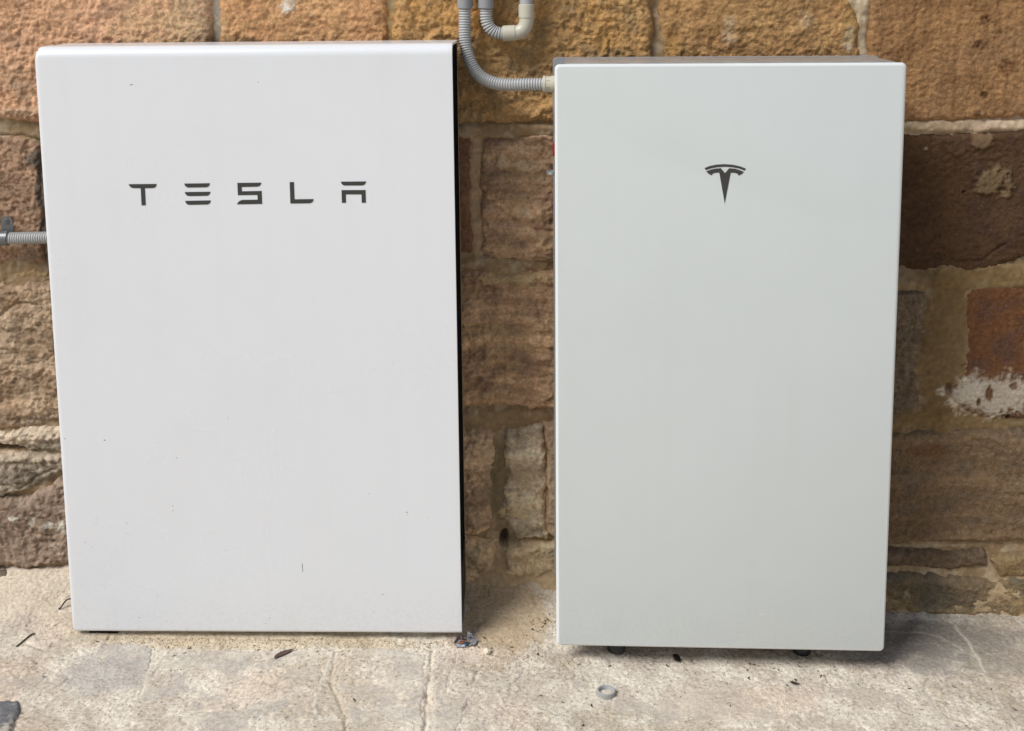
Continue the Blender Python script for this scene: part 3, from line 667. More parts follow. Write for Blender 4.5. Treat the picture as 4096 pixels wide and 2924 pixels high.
MORTAR = (S('#9c8465'), S('#8f785a'), S('#ad9c82'))
def mortar_sheet():
    xs = axis(-2.6, 2.5, 0.0034, -1.10, 0.96, 0.05); zs = axis(-0.15, 2.3, 0.0034, -0.06, 1.29, 0.05)
    X, Z = np.meshgrid(xs, zs, indexing='ij')
    h = -0.004 + 0.006 * fbm(X * 6, Z * 6, 3, 201) + 0.0050 * fbm(X * 26, Z * 30, 4, 211, 0.6) + 0.0022 * fbm(X * 95, Z * 95, 3, 221)
    # flush, smeared pointing on the right, thinner and deeper raked elsewhere
    def smear(p, rx, rz, up):
        nonlocal h
        e = np.hypot((X - p[0]) / rx, (Z - p[1]) / rz) + 0.3 * fbm(X * 20, Z * 20, 3, 231)
        h = h + up * (1 - sst(0.6, 1.1, e))
    smear((0.7856, 0.5556), 0.06, 0.20, 0.009); smear((0.8543, 0.6904), 0.14, 0.03, 0.008); smear((0.8149, 0.3837), 0.16, 0.035, 0.006)
    smear((-0.0871, 0.9828), 0.14, 0.018, 0.009); smear((-0.1343, 0.8676), 0.016, 0.14, 0.004); smear((-0.0812, 0.7155), 0.12, 0.016, 0.006)
    smear((-0.0846, 0.4026), 0.10, 0.02, 0.006); smear((0.8065, 0.9872), 0.20, 0.014, 0.007); smear((-0.0948, 0.3027), 0.014, 0.09, 0.002)
    smear((0.6080, 1.1427), 0.012, 0.2, 0.004); smear((0.6181, 1.2280), 0.05, 0.03, 0.006)
    h = h - 0.012 * np.exp(-((X - (-0.0010, 0.2740)[0]) / 0.0028) ** 2) * sst(0.08, 0.11, Z) * (1 - sst(0.35, 0.38, Z))
    # earth and rubble heaped at the foot of the wall
    h = h + 0.022 * (1 - sst(0.03, 0.11, Z)) + 0.010 * (1 - sst(0.03, 0.14, Z)) * fbm(X * 14, Z * 14, 4, 241)
    a = fbm(X * 5, Z * 5, 4, 251)[..., None]; b = fbm(X * 24, Z * 24, 4, 261)[..., None]; g = fbm(X * 90, Z * 90, 3, 271)[..., None]
    col = MORTAR[0] + (MORTAR[1] - MORTAR[0]) * sst(-0.2, 0.2, a)
    col = col + (MORTAR[2] - col) * 0.7 * sst(0.02, 0.25, b + 0.4 * g)
    foot = (1 - sst(0.05, 0.15, Z + 0.05 * fbm(X * 12, Z * 12, 3, 291) + 0.04 * np.interp(X, [0.3, 0.8], [0, 1])))[..., None]
    col = col + (S('#bda583') - col) * 0.85 * foot
    def tint(p, rx, rz, c, k):
        nonlocal col
        e = np.hypot((X - p[0]) / rx, (Z - p[1]) / rz) + 0.25 * fbm(X * 18, Z * 18, 3, 281)
        col = col + (S(c) - col) * (k * (1 - sst(0.6, 1.1, e)))[..., None]
    tint((-0.6356, 1.1882), 0.03, 0.25, '#a39a8c', 0.9); tint((-0.2966, 1.1852), 0.03, 0.25, '#94805a', 0.8)
    tint((0.6078, 1.1513), 0.04, 0.25, '#b7a68c', 0.85); tint((0.8323, 0.9871), 0.22, 0.02, '#a8937a', 0.8); tint((0.8834, 0.9937), 0.08, 0.02, '#bda890', 0.8)
    tint((0.7856, 0.5556), 0.06, 0.2, '#6e5a3c', 0.9); tint((0.7056, 0.6909), 0.07, 0.02, '#7a6a56', 0.9); tint((0.8505, 0.3837), 0.2, 0.05, '#75603f', 0.8); tint((0.8719, 0.6876), 0.14, 0.03, '#75603f', 0.8); tint((-0.9986, 0.8451), 0.03, 0.16, '#736a5e', 0.9)
    tint((-0.1343, 0.8676), 0.02, 0.15, '#b59a7c', 0.9); tint((-0.0951, 0.2739), 0.03, 0.1, '#7b6e54', 0.8)
    col = col * (1.15 + 0.35 * g)
    h, col = wall_features(X, Z, h, col, 1.3)
    return grid_mesh('mortar', np.stack([X, -h, Z], -1), np.ones(X.shape, bool), col)
link('mortar', mortar_sheet(), M_MORTAR, wall)
box('wall_core', -2.6, 2.5, 0.07, 0.35, -0.15, 2.3, mat_plain('rubble_core', '#7d6b50', 0.95), wall)

# ------------------------------------------------------------------ left unit: white battery with wrapped metal cover
M_WHITE = mat_plain('white_enamel', (0.775, 0.80, 0.83), 0.28, 0.0, 0.3, 0.5, 0.008, 3.0, 0.03, 900)
grime(M_WHITE, '#b9ab98', 0.16, 0.13)
M_BLACK = mat_plain('black_plastic', '#08090b', 0.6, var=0.2, spec=0.12)
M_INK = mat_plain('dark_grey_print', '#3b3b39', 0.35, var=0.04)
AX0, AX1, AZ, AH, AD = -0.9158, -0.1628, 0.0342, 1.1265, 0.147
ACX = (AX0 + AX1) / 2
unit_a = thing('battery_unit', 'large white battery unit with wide spaced dark lettering, left of the other', 'battery unit', (ACX, -AD / 2, AZ))
HW = (AX1 - AX0) / 2
def cover_profile(off):
    """front cover cross-section (y,z): back top -> rounded top -> front -> rounded foot -> back bottom"""
    P = []
    y0, y1, z0, z1 = -AD / 2 + off, AD / 2, off, AH - off
    rt, rb = 0.021 - off, 0.007 - off
    P.append((y1, z1))
    for k in range(13):
        a = R(90 * k / 12); P.append((y0 + rt - rt * math.sin(a), z1 - rt + rt * math.cos(a)))
    for k in range(9):
        a = R(90 * k / 8); P.append((y0 + rb - rb * math.cos(a), z0 + rb - rb * math.sin(a)))
    P.append((y1, z0))
    return P
def cover_mesh():
    outer = cover_profile(0); inner = cover_profile(0.003)
    ring = outer + inner[::-1]
    n = len(ring); V, F = [], []
    stations = []
    rl, rr = 0.0085, 0.0012
    # left end: rounded corner (x from edge, inset)
    stations = [(-HW + rl * (1 - math.cos(R(90 * k / 6))), rl * (1 - math.sin(R(90 * k / 6)))) for k in range(7)]
    stations += [(x, 0.0) for x in np.linspace(-HW + 0.03, HW - 0.01, 10)]
    stations += [(HW - rr + rr * math.sin(R(90 * k / 3)), rr * (1 - math.cos(R(90 * k / 3)))) for k in range(4)]
    for x, ins in stations:
        for y, z in ring:
            zz = AH / 2 + (z - AH / 2) * (1 - 2 * ins / AH)
            yy = AD / 2 + (y - AD / 2) * (1 - ins * 0.25 / AD)
            V.append((x, yy, zz))
    for j in range(len(stations) - 1):
        for k in range(n): F.append((j * n + k, j * n + (k + 1) % n, (j + 1) * n + (k + 1) % n, (j + 1) * n + k))
    no = len(outer)
    for base in (0, (len(stations) - 1) * n):
        for k in range(no - 1): F.append((base + k, base + k + 1, base + n - 2 - k, base + n - 1 - k))
    return mesh('front_cover', V, F, True, 32)
cover = link('front_cover', cover_mesh(), M_WHITE, unit_a)
box('housing', -HW + 0.003, HW - 0.0032, -AD / 2 + 0.006, AD / 2 - 0.004, 0.006, AH - 0.006, M_BLACK, unit_a, 0.002)
box('rear_flange', -HW + 0.002, HW - 0.0014, AD / 2 - 0.0022, AD / 2 + 0.0005, 0.004, AH - 0.004, mat_plain('pale_steel', '#b9a88f', 0.4, 0.3), unit_a)
M_FIN = mat_plain('dark_fin', '#23221f', 0.35, 0.2)
for k in range(5):
    y = -AD / 2 + 0.022 + k * 0.026
    box('side_rib', HW - 0.0034, HW - 0.0012, y, y + 0.006, 0.10, AH - 0.007, M_BLACK, unit_a, 0.0015)
fin_me = None
for k in range(12):
    z = 0.014 + 0.0075 * k
    if fin_me is None:
        V = [(0, -0.05, -0.02), (0, 0.06, 0.02), (0, 0.06, 0.0222), (0, -0.05, -0.0178)]
        V = V + [(0.0026, a[1], a[2]) for a in V]
        fin_me = mesh('cooling_fin', V, [(0, 1, 2, 3), (4, 5, 6, 7), (0, 1, 5, 4), (1, 2, 6, 5), (2, 3, 7, 6), (3, 0, 4, 7)], False)
        fin_me.materials.append(mat_plain('fin_grey', '#6b6258', 0.4, 0.5))
    f = link('cooling_fin', fin_me, None, unit_a, (HW - 0.0034, 0.0, z + 0.014))
for fx, dy in ((-HW + 0.055, 0.0), (HW - 0.12, 0.06)):
    gx, gy = ACX + fx, -0.118 + dy
    box('foot', fx - 0.028, fx + 0.028, -0.062 + dy, -0.02 + dy, fz(gx, gy) - AZ - 0.006, 0.004, M_BLACK, unit_a, 0.002)
for z in (0.25, 0.95): box('wall_bracket', -HW + 0.15, HW - 0.15, AD / 2, AD / 2 + 0.036, z - 0.03, z + 0.03, M_FIN, unit_a)

def arc2(p, q, bend, n=6):
    """points from p to q bulging sideways by bend"""
    px, py = p; qx, qy = q
    nx, ny = -(qy - py), qx - px
    L = math.hypot(nx, ny) or 1
    return [(px + (qx - px) * t + nx / L * bend * 4 * t * (1 - t), py + (qy - py) * t + ny / L * bend * 4 * t * (1 - t)) for t in [i / n for i in range(1, n)]]
BV = -0.0020
def bar(a, b, c, d): return [a, b] + arc2(b, c, BV * -1) + [c, d] + arc2(d, a, BV * -1)
LETTERS = [
    [[(-0.7574, 0.9100), (-0.7063, 0.9102)] + arc2((-0.7063, 0.9102), (-0.7131, 0.9026), -BV) + [(-0.7131, 0.9026), (-0.7282, 0.9025), (-0.7282, 0.8709), (-0.7360, 0.8709), (-0.7358, 0.9025), (-0.7494, 0.9028)] + arc2((-0.7494, 0.9028), (-0.7574, 0.9100), -BV)],
    [bar((-0.6552, 0.9106), (-0.6086, 0.9110), (-0.6154, 0.9036), (-0.6482, 0.9032)), bar((-0.6551, 0.8949), (-0.6084, 0.8953), (-0.6152, 0.8878), (-0.6481, 0.8875)), bar((-0.6552, 0.8786), (-0.6085, 0.8793), (-0.6151, 0.8717), (-0.6482, 0.8712))],
    [[(-0.5581, 0.9113), (-0.5143, 0.9115)] + arc2((-0.5143, 0.9115), (-0.5219, 0.9042), -BV) + [(-0.5219, 0.9042), (-0.5505, 0.9037), (-0.5506, 0.8957), (-0.5143, 0.8962), (-0.5143, 0.8723), (-0.5603, 0.8718)] + arc2((-0.5603, 0.8718), (-0.5495, 0.8798), -BV) + [(-0.5495, 0.8798), (-0.5222, 0.8801), (-0.5221, 0.8889), (-0.5580, 0.8886)]],
    [[(-0.4624, 0.9121), (-0.4547, 0.9123), (-0.4547, 0.8805), (-0.4198, 0.8807)] + arc2((-0.4198, 0.8807), (-0.4275, 0.8730), -BV) + [(-0.4275, 0.8730), (-0.4625, 0.8727)]],
    [bar((-0.3689, 0.9125), (-0.3231, 0.9127), (-0.3308, 0.9054), (-0.3621, 0.9054)), [(-0.3683, 0.8969), (-0.3246, 0.8969), (-0.3246, 0.8735), (-0.3321, 0.8734), (-0.3321, 0.8890), (-0.3608, 0.8891), (-0.3608, 0.8735), (-0.3683, 0.8735)]],
]
for polys in LETTERS:
    V, F = [], []
    for pts in polys:
        pts = [(x - ACX, z - AZ) for x, z in pts]
        b0 = len(V); n = len(pts)
        tri = tessellate_polygon([[Vector((p[0], p[1], 0)) for p in pts]])
        V += [(p[0], -AD / 2 - 0.0006, p[1]) for p in pts] + [(p[0], -AD / 2 + 0.0004, p[1]) for p in pts]
        F += [tuple(b0 + i for i in t) for t in tri] + [(b0 + i, b0 + (i + 1) % n, b0 + n + (i + 1) % n, b0 + n + i) for i in range(n)]
    link('letter', mesh('letter', V, F, False), M_INK, cover)

# chips and dirt flecks stuck to the white cover
M_FLECK = mat_plain('dirt_fleck', '#716c66', 0.8, var=0.3)
def flecks(pts, loc2, yfront, parent, mat):
    V, F = [], []
    for (x, z, r) in pts:
        n = 6; b0 = len(V); k = rng.uniform(0.6, 1.7); a0 = rng.uniform(0, 6)
        V.append((x, yfront - 0.0007, z))
        for i in range(n):
            a = math.tau * i / n; rr = r * rng.uniform(0.6, 1.2)
            dx, dz = rr * math.cos(a) * k, rr * math.sin(a) / k
            V.append((x + dx * math.cos(a0) - dz * math.sin(a0), yfront + 0.0002, z + dx * math.sin(a0) + dz * math.cos(a0)))
        F += [(b0, b0 + 1 + i, b0 + 1 + (i + 1) % n) for i in range(n)]
    o = link('dirt_fleck', mesh('dirt_fleck', V, F, True), mat, parent)
    o['kind'] = 'stuff'
    return o
known = [((-0.7429, 1.0915), .0018), ((-0.5128, 1.0938), .0011), ((-0.8307, 0.4218), .0016), ((-0.6958, 0.3873), .0012), ((-0.5949, 0.4660), .0010), ((-0.7083, 0.2916), .0013), ((-0.7080, 0.2817), .0010), ((-0.7981, 0.2571), .0012), ((-0.2628, 0.2800), .0014), ((-0.2620, 0.2746), .0010), ((-0.3342, 0.3165), .0009), ((-0.3130, 0.1141), .0012), ((-0.9060, 0.4245), .0012), ((-0.8117, 0.0314), .0010), ((-0.8469, 0.0433), .0009), ((-0.7993, 0.2354), .0008), ((-0.7844, 0.0650), .0013), ((-0.5317, 0.0653), .0013), ((-0.5408, 0.0541), .0009), ((-0.3320, 0.0782), .0009), ((-0.7472, 0.1086), .0009), ((-0.7324, 0.0578), .0008), ((-0.6117, 0.2033), .0009), ((-0.2221, 0.2693), .0009), ((-0.8801, 0.2179), .0010), ((-0.8676, 0.2088), .0008)]
pts = [(p[0] - ACX, p[1] - AZ, r * 1.2) for p, r in known]
for i in range(60):
    x = rng.uniform(-HW + 0.02, HW - 0.02); z = abs(rng.gauss(0, 0.28)) + 0.02
    if z < 1.0: pts.append((x, z, rng.uniform(0.0003, 0.0007)))
flecks(pts, None, -AD / 2, cover, M_FLECK)
sc0, sc1 = (-0.4653, 0.1765), (-0.4650, 0.1601)
link('scratch', plate_mesh('scratch', [(sc0[0] - ACX - .0005, sc0[1] - AZ), (sc0[0] - ACX + .0005, sc0[1] - AZ), (sc1[0] - ACX + .0006, sc1[1] - AZ), (sc1[0] - ACX - .0004, sc1[1] - AZ)], -AD / 2 - 0.0003, -AD / 2 + 0.0005), mat_plain('scratch_grey', '#85817b', 0.7), cover)

# ------------------------------------------------------------------ right unit: glass fronted battery on a grey back plate
unit_b = thing('battery_unit', 'grey white glass fronted battery unit with dark T shaped emblem, right of the other', 'battery unit', (0.3217, -0.1849, 0.0288), (0, 0.0017, -0.022))
BW, BH = 0.609, 1.0943
M_GLASS = mat_plain('back_painted_glass', (0.605, 0.648, 0.643), 0.05, 0.0, 0.0, 0.5, 0.015, 2.2, rvar=0.03)
grime(M_GLASS, '#aaa395', 0.14, 0.16)
M_ALU = mat_plain('brushed_aluminium', '#b0aeab', 0.35, 0.35, var=0.14, vscale=30)
M_PLATE = mat_plain('grey_back_plate', '#9b9da0', 0.5, 0.15, var=0.05)
M_CHAR = mat_plain('charcoal_rubber', '#2a2b2c', 0.4, var=0.15)
rings = [(rrect(BW - 0.010, BH - 0.010, 0.0045, 0, BH / 2), 0.0), (rrect(BW - 0.0075, BH - 0.0075, 0.0056, 0, BH / 2), 0.0004), (rrect(BW - 0.002, BH - 0.002, 0.008, 0, BH / 2), 0.0020), (rrect(BW, BH, 0.009, 0, BH / 2), 0.0034), (rrect(BW, BH, 0.009, 0, BH / 2), 0.0068), (rrect(BW - 0.003, BH - 0.003, 0.0075, 0, BH / 2), 0.0082)]
glass = link('glass_panel', slab_mesh('glass_panel', rings), M_GLASS, unit_b)
glass.data.materials.append(mat_plain('polished_glass_edge', (0.73, 0.76, 0.755), 0.08, var=0.01))
for f in glass.data.polygons:
    if abs(f.normal.y) < 0.995: f.material_index = 1
box('housing', -BW / 2 + 0.017, BW / 2 - 0.017, 0.0084, 0.168, 0.012, BH + 0.0018, M_ALU, unit_b, 0.003)
link('back_plate', slab_mesh('back_plate', [(rrect(BW, 1.0500, 0.009, -0.0052, 0.0465 + 0.525), 0.1682), (rrect(BW + 0.001, 1.0510, 0.009, -0.0052, 0.0465 + 0.525), 0.169), (rrect(BW + 0.001, 1.0510, 0.009, -0.0052, 0.0465 + 0.525), 0.1725), (rrect(BW - 0.004, 1.046, 0.008, -0.0052, 0.0465 + 0.525), 0.174)]), M_PLATE, unit_b)
for z in (0.25, 0.9): box('wall_bracket', -0.2, 0.2, 0.1735, 0.222, z - 0.03, z + 0.03, M_PLATE, unit_b)
link('emblem_bar', plate_mesh('emblem_bar', [(-0.0407, 0.9103), (-0.0313, 0.9141), (-0.0190, 0.9165), (-0.0052, 0.9172), (0.0087, 0.9161), (0.0210, 0.9134), (0.0315, 0.9094), (0.0296, 0.9058), (0.0203, 0.9095), (0.0072, 0.9120), (-0.0051, 0.9128), (-0.0189, 0.9120), (-0.0297, 0.9098), (-0.0387, 0.9067)], -0.0006, 0.0004), M_INK, glass)
link('emblem', plate_mesh('emblem', [(-0.0377, 0.9042), (-0.0312, 0.9070), (-0.0220, 0.9092), (-0.0122, 0.9100), (-0.0047, 0.9013), (0.0026, 0.9100), (0.0127, 0.9090), (0.0212, 0.9065), (0.0281, 0.9034), (0.0244, 0.8996), (0.0190, 0.8969), (0.0181, 0.8991), (0.0163, 0.9006), (0.0136, 0.9016), (0.0097, 0.9021), (0.0051, 0.9021), (-0.0043, 0.8469), (-0.0147, 0.9023), (-0.0195, 0.9022), (-0.0234, 0.9016), (-0.0258, 0.9006), (-0.0274, 0.8993), (-0.0282, 0.8973), (-0.0334, 0.9001)], -0.0006, 0.0004), M_INK, glass)
fl = (0.0791, 0.0706)
flecks([(fl[0], fl[1], 0.0022), (fl[0] - .004, fl[1] - .002, .001)], None, 0.0, glass, mat_plain('pale_dropping', '#e9e7e0', 0.7)).name = 'pale_fleck'
# levelling feet
foot_prof = [(0.012, 0.045), (0.016, 0.040), (0.0165, 0.030), (0.0135, 0.024), (0.0125, 0.017), (0.0165, 0.009), (0.0175, 0.004), (0.0165, 0.0)]
for fx, fy in ((-0.190, 0.046), (0.166, 0.068)):
    wp = Matrix.Rotation(-0.022, 4, 'Z') @ Vector((fx, fy, 0)) + Vector((0.3217, -0.1849, 0))
    g0 = fz(wp.x, wp.y) - 0.0288 - 0.001
    hgt = 0.014 - g0
    link('foot', lathe_mesh('foot', [(r, h / 0.045 * hgt) for r, h in foot_prof], (fx, fy, g0), (0, 0, 1), 28), M_CHAR, unit_b)
# isolator switch on the left flank
M_RED = mat_plain('red_plastic', '#8d1f22', 0.4)
M_SILV = mat_plain('light_grey_metal', '#aeb4b8', 0.35, 0.6)
zr = 0.9745 - 0.0288
sw = box('isolator_switch', -BW / 2 - 0.001, -BW / 2 + 0.018, 0.035, 0.085, zr - 0.060, zr + 0.022, M_SILV, unit_b, 0.004)
box('red_button', -BW / 2 - 0.0048, -BW / 2 + 0.004, 0.038, 0.060, zr - 0.020, zr + 0.004, M_RED, sw, 0.002)
def lever_mesh():
    V, F = [], []
    n = 20
    out = [(-BW / 2 + 0.004 - 0.020 * (0.5 + 0.5 * math.cos(a)), 0.048 + 0.013 * math.sin(a)) for a in [math.tau * k / n for k in range(n)]]
    inn = [(-BW / 2 - 0.0075 - 0.0055 * math.cos(a), 0.048 + 0.007 * math.sin(a)) for a in [math.tau * k / n for k in range(n)]]
    z = zr - 0.050
    for ring, dz in ((out, 0.002), (inn, 0.002), (inn, -0.003), (out, -0.003)): V += [(p[0], p[1], z + dz) for p in ring]
    for j in range(4):
        for k in range(n): F.append((j * n + k, j * n + (k + 1) % n, ((j + 1) % 4) * n + (k + 1) % n, ((j + 1) % 4) * n + k))
    return mesh('lever', V, F, True, 40)
link('lever', lever_mesh(), M_SILV, sw)
for z0, z1 in ((0.70, 0.83), (0.62, 0.70)):
    box('side_clip', -BW / 2 - 0.0012, -BW / 2 + 0.02, 0.05, 0.07, z0, z1 - 0.004, M_SILV, unit_b, 0.003)

# ------------------------------------------------------------------ conduits
M_HOSE = mat_plain('grey_corrugated_pvc', '#b4b5b4', 0.38, var=0.03)
M_GREY = mat_plain('grey_pvc', '#8f9091', 0.4, var=0.04)
M_PIPE = mat_plain('pale_grey_pvc', '#a9a9ab', 0.35, var=0.03)
M_CREAM = mat_plain('cream_pvc', '#c4bfae', 0.38, var=0.03)
PITCH = 0.0050
def hose(name, pts, parent, rad=0.0122, depth=0.0030):
    n = 7
    path = smooth_path(pts, PITCH / n)
    prof = [0.0, 0.55, 0.95, 1.0, 1.0, 0.95, 0.55]
    me = tube_mesh(name, path, lambda i: rad - depth * (1 - prof[i % n]), 22, True, None)
    return link(name, me, M_HOSE, parent)
def coupling(parent, top, bot, r, mat, name='coupling'):
    top, bot = Vector(top), Vector(bot); L = (top - bot).length
    return link(name, lathe_mesh(name, [(r * .93, 0), (r, 0.001), (r * 1.01, L * .5), (r, L - 0.001), (r * .93, L)], bot, top - bot, 32), mat, parent)

cA = thing('flexible_conduit', 'grey corrugated conduit curving down into the side of the glass fronted unit', 'conduit', tuple((-0.1473, -0.0100, 1.2860)))
oA = Vector((-0.1473, -0.0100, 1.2860))
pa = [(-0.1476, -0.0120, 1.2290), (-0.1481, -0.0120, 1.1978), (-0.1484, -0.0130, 1.1725), (-0.1465, -0.0160, 1.1472), (-0.1405, -0.0220, 1.1245), (-0.1293, -0.0300, 1.1038), (-0.1120, -0.0400, 1.0891), (-0.0897, -0.0500, 1.0813), (-0.0643, -0.0580, 1.0792), (-0.0365, -0.0640, 1.0798), (-0.0006, -0.0680, 1.0803)]
hose('corrugated_hose', [Vector(p) - oA for p in pa], cA)
coupling(cA, Vector((-0.1451, -0.0120, 1.3937)) - oA, Vector((-0.1478, -0.0120, 1.2197)) - oA, 0.0148, M_GREY)
g0, g1 = Vector((-0.0015, -0.0680, 1.0803)) - oA, Vector((0.0360, -0.0700, 1.0806)) - oA
gl = link('gland', lathe_mesh('gland', [(0.0145, 0), (0.0158, 0.0012), (0.0158, 0.0050), (0.0146, 0.0056), (0.0146, 0.0140), (0.0158, 0.0150), (0.0158, (g1 - g0).length)], g0, g1 - g0, 32), M_CREAM, cA)
for k in range(8):
    a = math.tau * (k + 0.3) / 8
    c0 = g0 + (g1 - g0).normalized() * 0.0099
    bm = bmesh.new(); bmesh.ops.create_cube(bm, size=1)
    me = bpy.data.meshes.new('gland_rib')
    for v in bm.verts: v.co = Vector((v.co.x * 0.0088, v.co.y * 0.0012, v.co.z * 0.0012))
    bm.to_mesh(me); bm.free()
    o = link('gland_rib', me, M_CREAM, gl)
    o.location = c0 + Vector((0, math.cos(a), math.sin(a))) * 0.0149
    o.rotation_euler = (a, 0, 0)

cB = thing('conduit_bend', 'grey corrugated conduit and cream elbow joined in a U above the gap', 'conduit', tuple((-0.0737, -0.0100, 1.2852)))
oB = Vector((-0.0737, -0.0100, 1.2852))
YB = -0.010
pb = [(-0.1078, -0.0100, 1.2286), (-0.1081, -0.0100, 1.2084), (-0.1070, -0.0100, 1.1965), (-0.1037, -0.0100, 1.1872), (-0.0978, -0.0100, 1.1795), (-0.0894, -0.0100, 1.1744), (-0.0809, -0.0100, 1.1726), (-0.0741, -0.0100, 1.1726)]
hose('corrugated_hose', [Vector(p) - oB for p in pb], cB)
coupling(cB, Vector((-0.1057, -0.0100, 1.3934)) - oB, Vector((-0.1080, -0.0100, 1.2193)) - oB, 0.0150, M_GREY)
eb = [Vector(q) - oB for q in ((-0.0553, -0.0100, 1.1728), (-0.0494, -0.0100, 1.1736), (-0.0425, -0.0100, 1.1765), (-0.0365, -0.0100, 1.1819), (-0.0331, -0.0100, 1.1891), (-0.0317, -0.0100, 1.1967), (-0.0317, -0.0100, 1.2034))]
el = link('elbow', tube_mesh('elbow', smooth_path(eb, 0.0015), 0.0138, 32, True, None), M_CREAM, cB)
coupling(el, Vector((-0.0528, -0.0100, 1.1732)) - oB, Vector((-0.0770, -0.0100, 1.1722)) - oB, 0.0149, M_CREAM, 'collar')
coupling(el, Vector((-0.0319, -0.0100, 1.2266)) - oB, Vector((-0.0317, -0.0100, 1.2009)) - oB, 0.0149, M_CREAM, 'collar')
coupling(cB, Vector((-0.0309, -0.0100, 1.3925)) - oB, Vector((-0.0321, -0.0100, 1.2228)) - oB, 0.0126, M_PIPE, 'rigid_pipe')

oC = Vector((-1.0529, -0.0040, 0.7806))
cC = thing('flexible_conduit', 'short grey corrugated conduit running into the side of the white unit', 'conduit', tuple(oC))
hose('corrugated_hose', [Vector((-1.2244, -0.0020, 0.7800)) - oC, Vector((-1.1251, -0.0030, 0.7798)) - oC, Vector((-1.0529, -0.0040, 0.7801)) - oC, Vector((-1.0054, -0.0100, 0.7821)) - oC, Vector((-0.9485, -0.0180, 0.7844)) - oC], cC)
M_ZINC = mat_plain('dull_zinc', '#77797c', 0.42, 0.55, var=0.10, vscale=60)
oS = Vector((-1.0663, -0.0040, 0.7806))
clip = thing('conduit_clip', 'dull grey metal saddle clip screwed to the wall over the conduit', 'pipe clip', tuple(oS))
def strap_mesh():
    V, F = [], []
    n = 16; x0, x1 = (-1.0941, -0.0040, 0.7807)[0] - oS.x, (-1.0529, -0.0040, 0.7806)[0] - oS.x
    for j, (x, r) in enumerate(((x0, 0.0128), (x0, 0.0146), (x1, 0.0146), (x1, 0.0128))):
        for k in range(n + 1):
            a = R(-8 + 196 * k / n)
            V.append((x, -r * math.sin(a), -r * math.cos(a)))
    for j in range(4):
        for k in range(n):
            F.append((j * (n + 1) + k, j * (n + 1) + k + 1, ((j + 1) % 4) * (n + 1) + k + 1, ((j + 1) % 4) * (n + 1) + k))
    return mesh('strap', V, F, True, 40)
link('strap', strap_mesh(), M_ZINC, clip)
tp = [(-1.0711, 0.0080, 0.8152), (-1.0681, 0.0080, 0.8197), (-1.0626, 0.0080, 0.8219), (-1.0572, 0.0080, 0.8219), (-1.0519, 0.0080, 0.8201), (-1.0486, 0.0080, 0.8160), (-1.0477, 0.0080, 0.8043), (-1.0475, 0.0080, 0.7934), (-1.0479, 0.0080, 0.7880), (-1.0704, 0.0080, 0.7881), (-1.0713, 0.0080, 0.7998)]
tab = link('tab', plate_mesh('tab', [(p[0] - oS.x, p[2] - oS.z) for p in tp], 0.0105, 0.0125), M_ZINC, clip)
sp = (-1.0601, 0.0060, 0.8128)
scr = link('screw', lathe_mesh('screw', [(0.0058, 0.0), (0.0058, 0.0012), (0.0040, 0.0016), (0.0040, 0.0034), (0.0016, 0.0036), (0.0014, 0.0022)], (sp[0] - oS.x, 0.0106, sp[2] - oS.z), (0, -1, 0), 20), M_ZINC, tab)

# ------------------------------------------------------------------ things lying on the floor
M_RING = mat_plain('grey_nylon', '#a3a3a2', 0.5, var=0.05)
p = (0.1061, -0.2650)
ring_prof = [(0.0128, 0.0), (0.0128, 0.0018), (0.0122, 0.0026), (0.0130, 0.0036), (0.0122, 0.0046), (0.0130, 0.0056), (0.0132, 0.0080), (0.0140, 0.0086), (0.0166, 0.0086), (0.0172, 0.0080), (0.0172, 0.0006), (0.0164, 0.0), (0.0128, 0.0)]
ring = link('lock_ring', lathe_mesh('lock_ring', ring_prof, (0, 0, 0), (0.02, 0.03, 1), 96, 35, lambda j, k: (-0.0008 if (k % 4 < 1 and j in (8, 9, 10, 11)) else 0)), M_RING, None, (p[0], p[1], fz(*p) - 0.0005))
tag(ring, 'grey ribbed plastic lock ring lying on the floor', 'lock ring')

M_LEAF = mat_plain('dry_leaf', '#5a4540', 0.6, var=0.25, vscale=120, bump=0.3, bscale=500)
def leaf(a, b, w, name='dry_leaf', stem=0.15, curl=0.004, mat=M_LEAF):
    a, b = Vector((*a, 0)), Vector((*b, 0)); d = b - a; L = d.length; t = d / L; nrm = Vector((-t.y, t.x, 0))
    V, F = [], []; n = 12
    c = (a + b) / 2; zc = fz(c.x, c.y)
    for i in range(n + 1):
        s = i / n
        wd = w * (math.sin(math.pi * min(1, s / (1 - stem))) ** 0.7 if s < 1 - stem else 0.0) + 0.0005
        p = a + d * s + nrm * (0.05 * L * math.sin(s * 5))
        base = max(fz(p.x, p.y), zc - 0.002) + 0.0012 + curl * (s - 0.4) ** 2 * 2
        for q in (-1, 0, 1):
            e = p + nrm * (wd * q * (1 + 0.12 * math.sin(i * 2.7 + q)))
            V.append((e.x - c.x, e.y - c.y, base - zc + (0.0016 * abs(q) if wd > 0.001 else 0)))
    for i in range(n):
        for q in range(2): F.append((i * 3 + q, i * 3 + q + 1, (i + 1) * 3 + q + 1, (i + 1) * 3 + q))
    me = mesh(name, V, F, True)
    o = link(name, me, mat, None, (c.x, c.y, zc))
    md = o.modifiers.new('thickness', 'SOLIDIFY'); md.thickness = 0.0005
    return o
tag(leaf((-0.5143, -0.1987), (-0.4798, -0.1672), 0.0058), 'long curled brown dry leaf on the floor below the white unit', 'leaf')
tag(leaf((0.2417, -0.1413), (0.2519, -0.1645), 0.006, stem=0.05, mat=mat_plain('dark_leaf', '#2c211b', 0.7, var=0.2)), 'dark crumpled leaf half under the glass fronted unit', 'leaf')
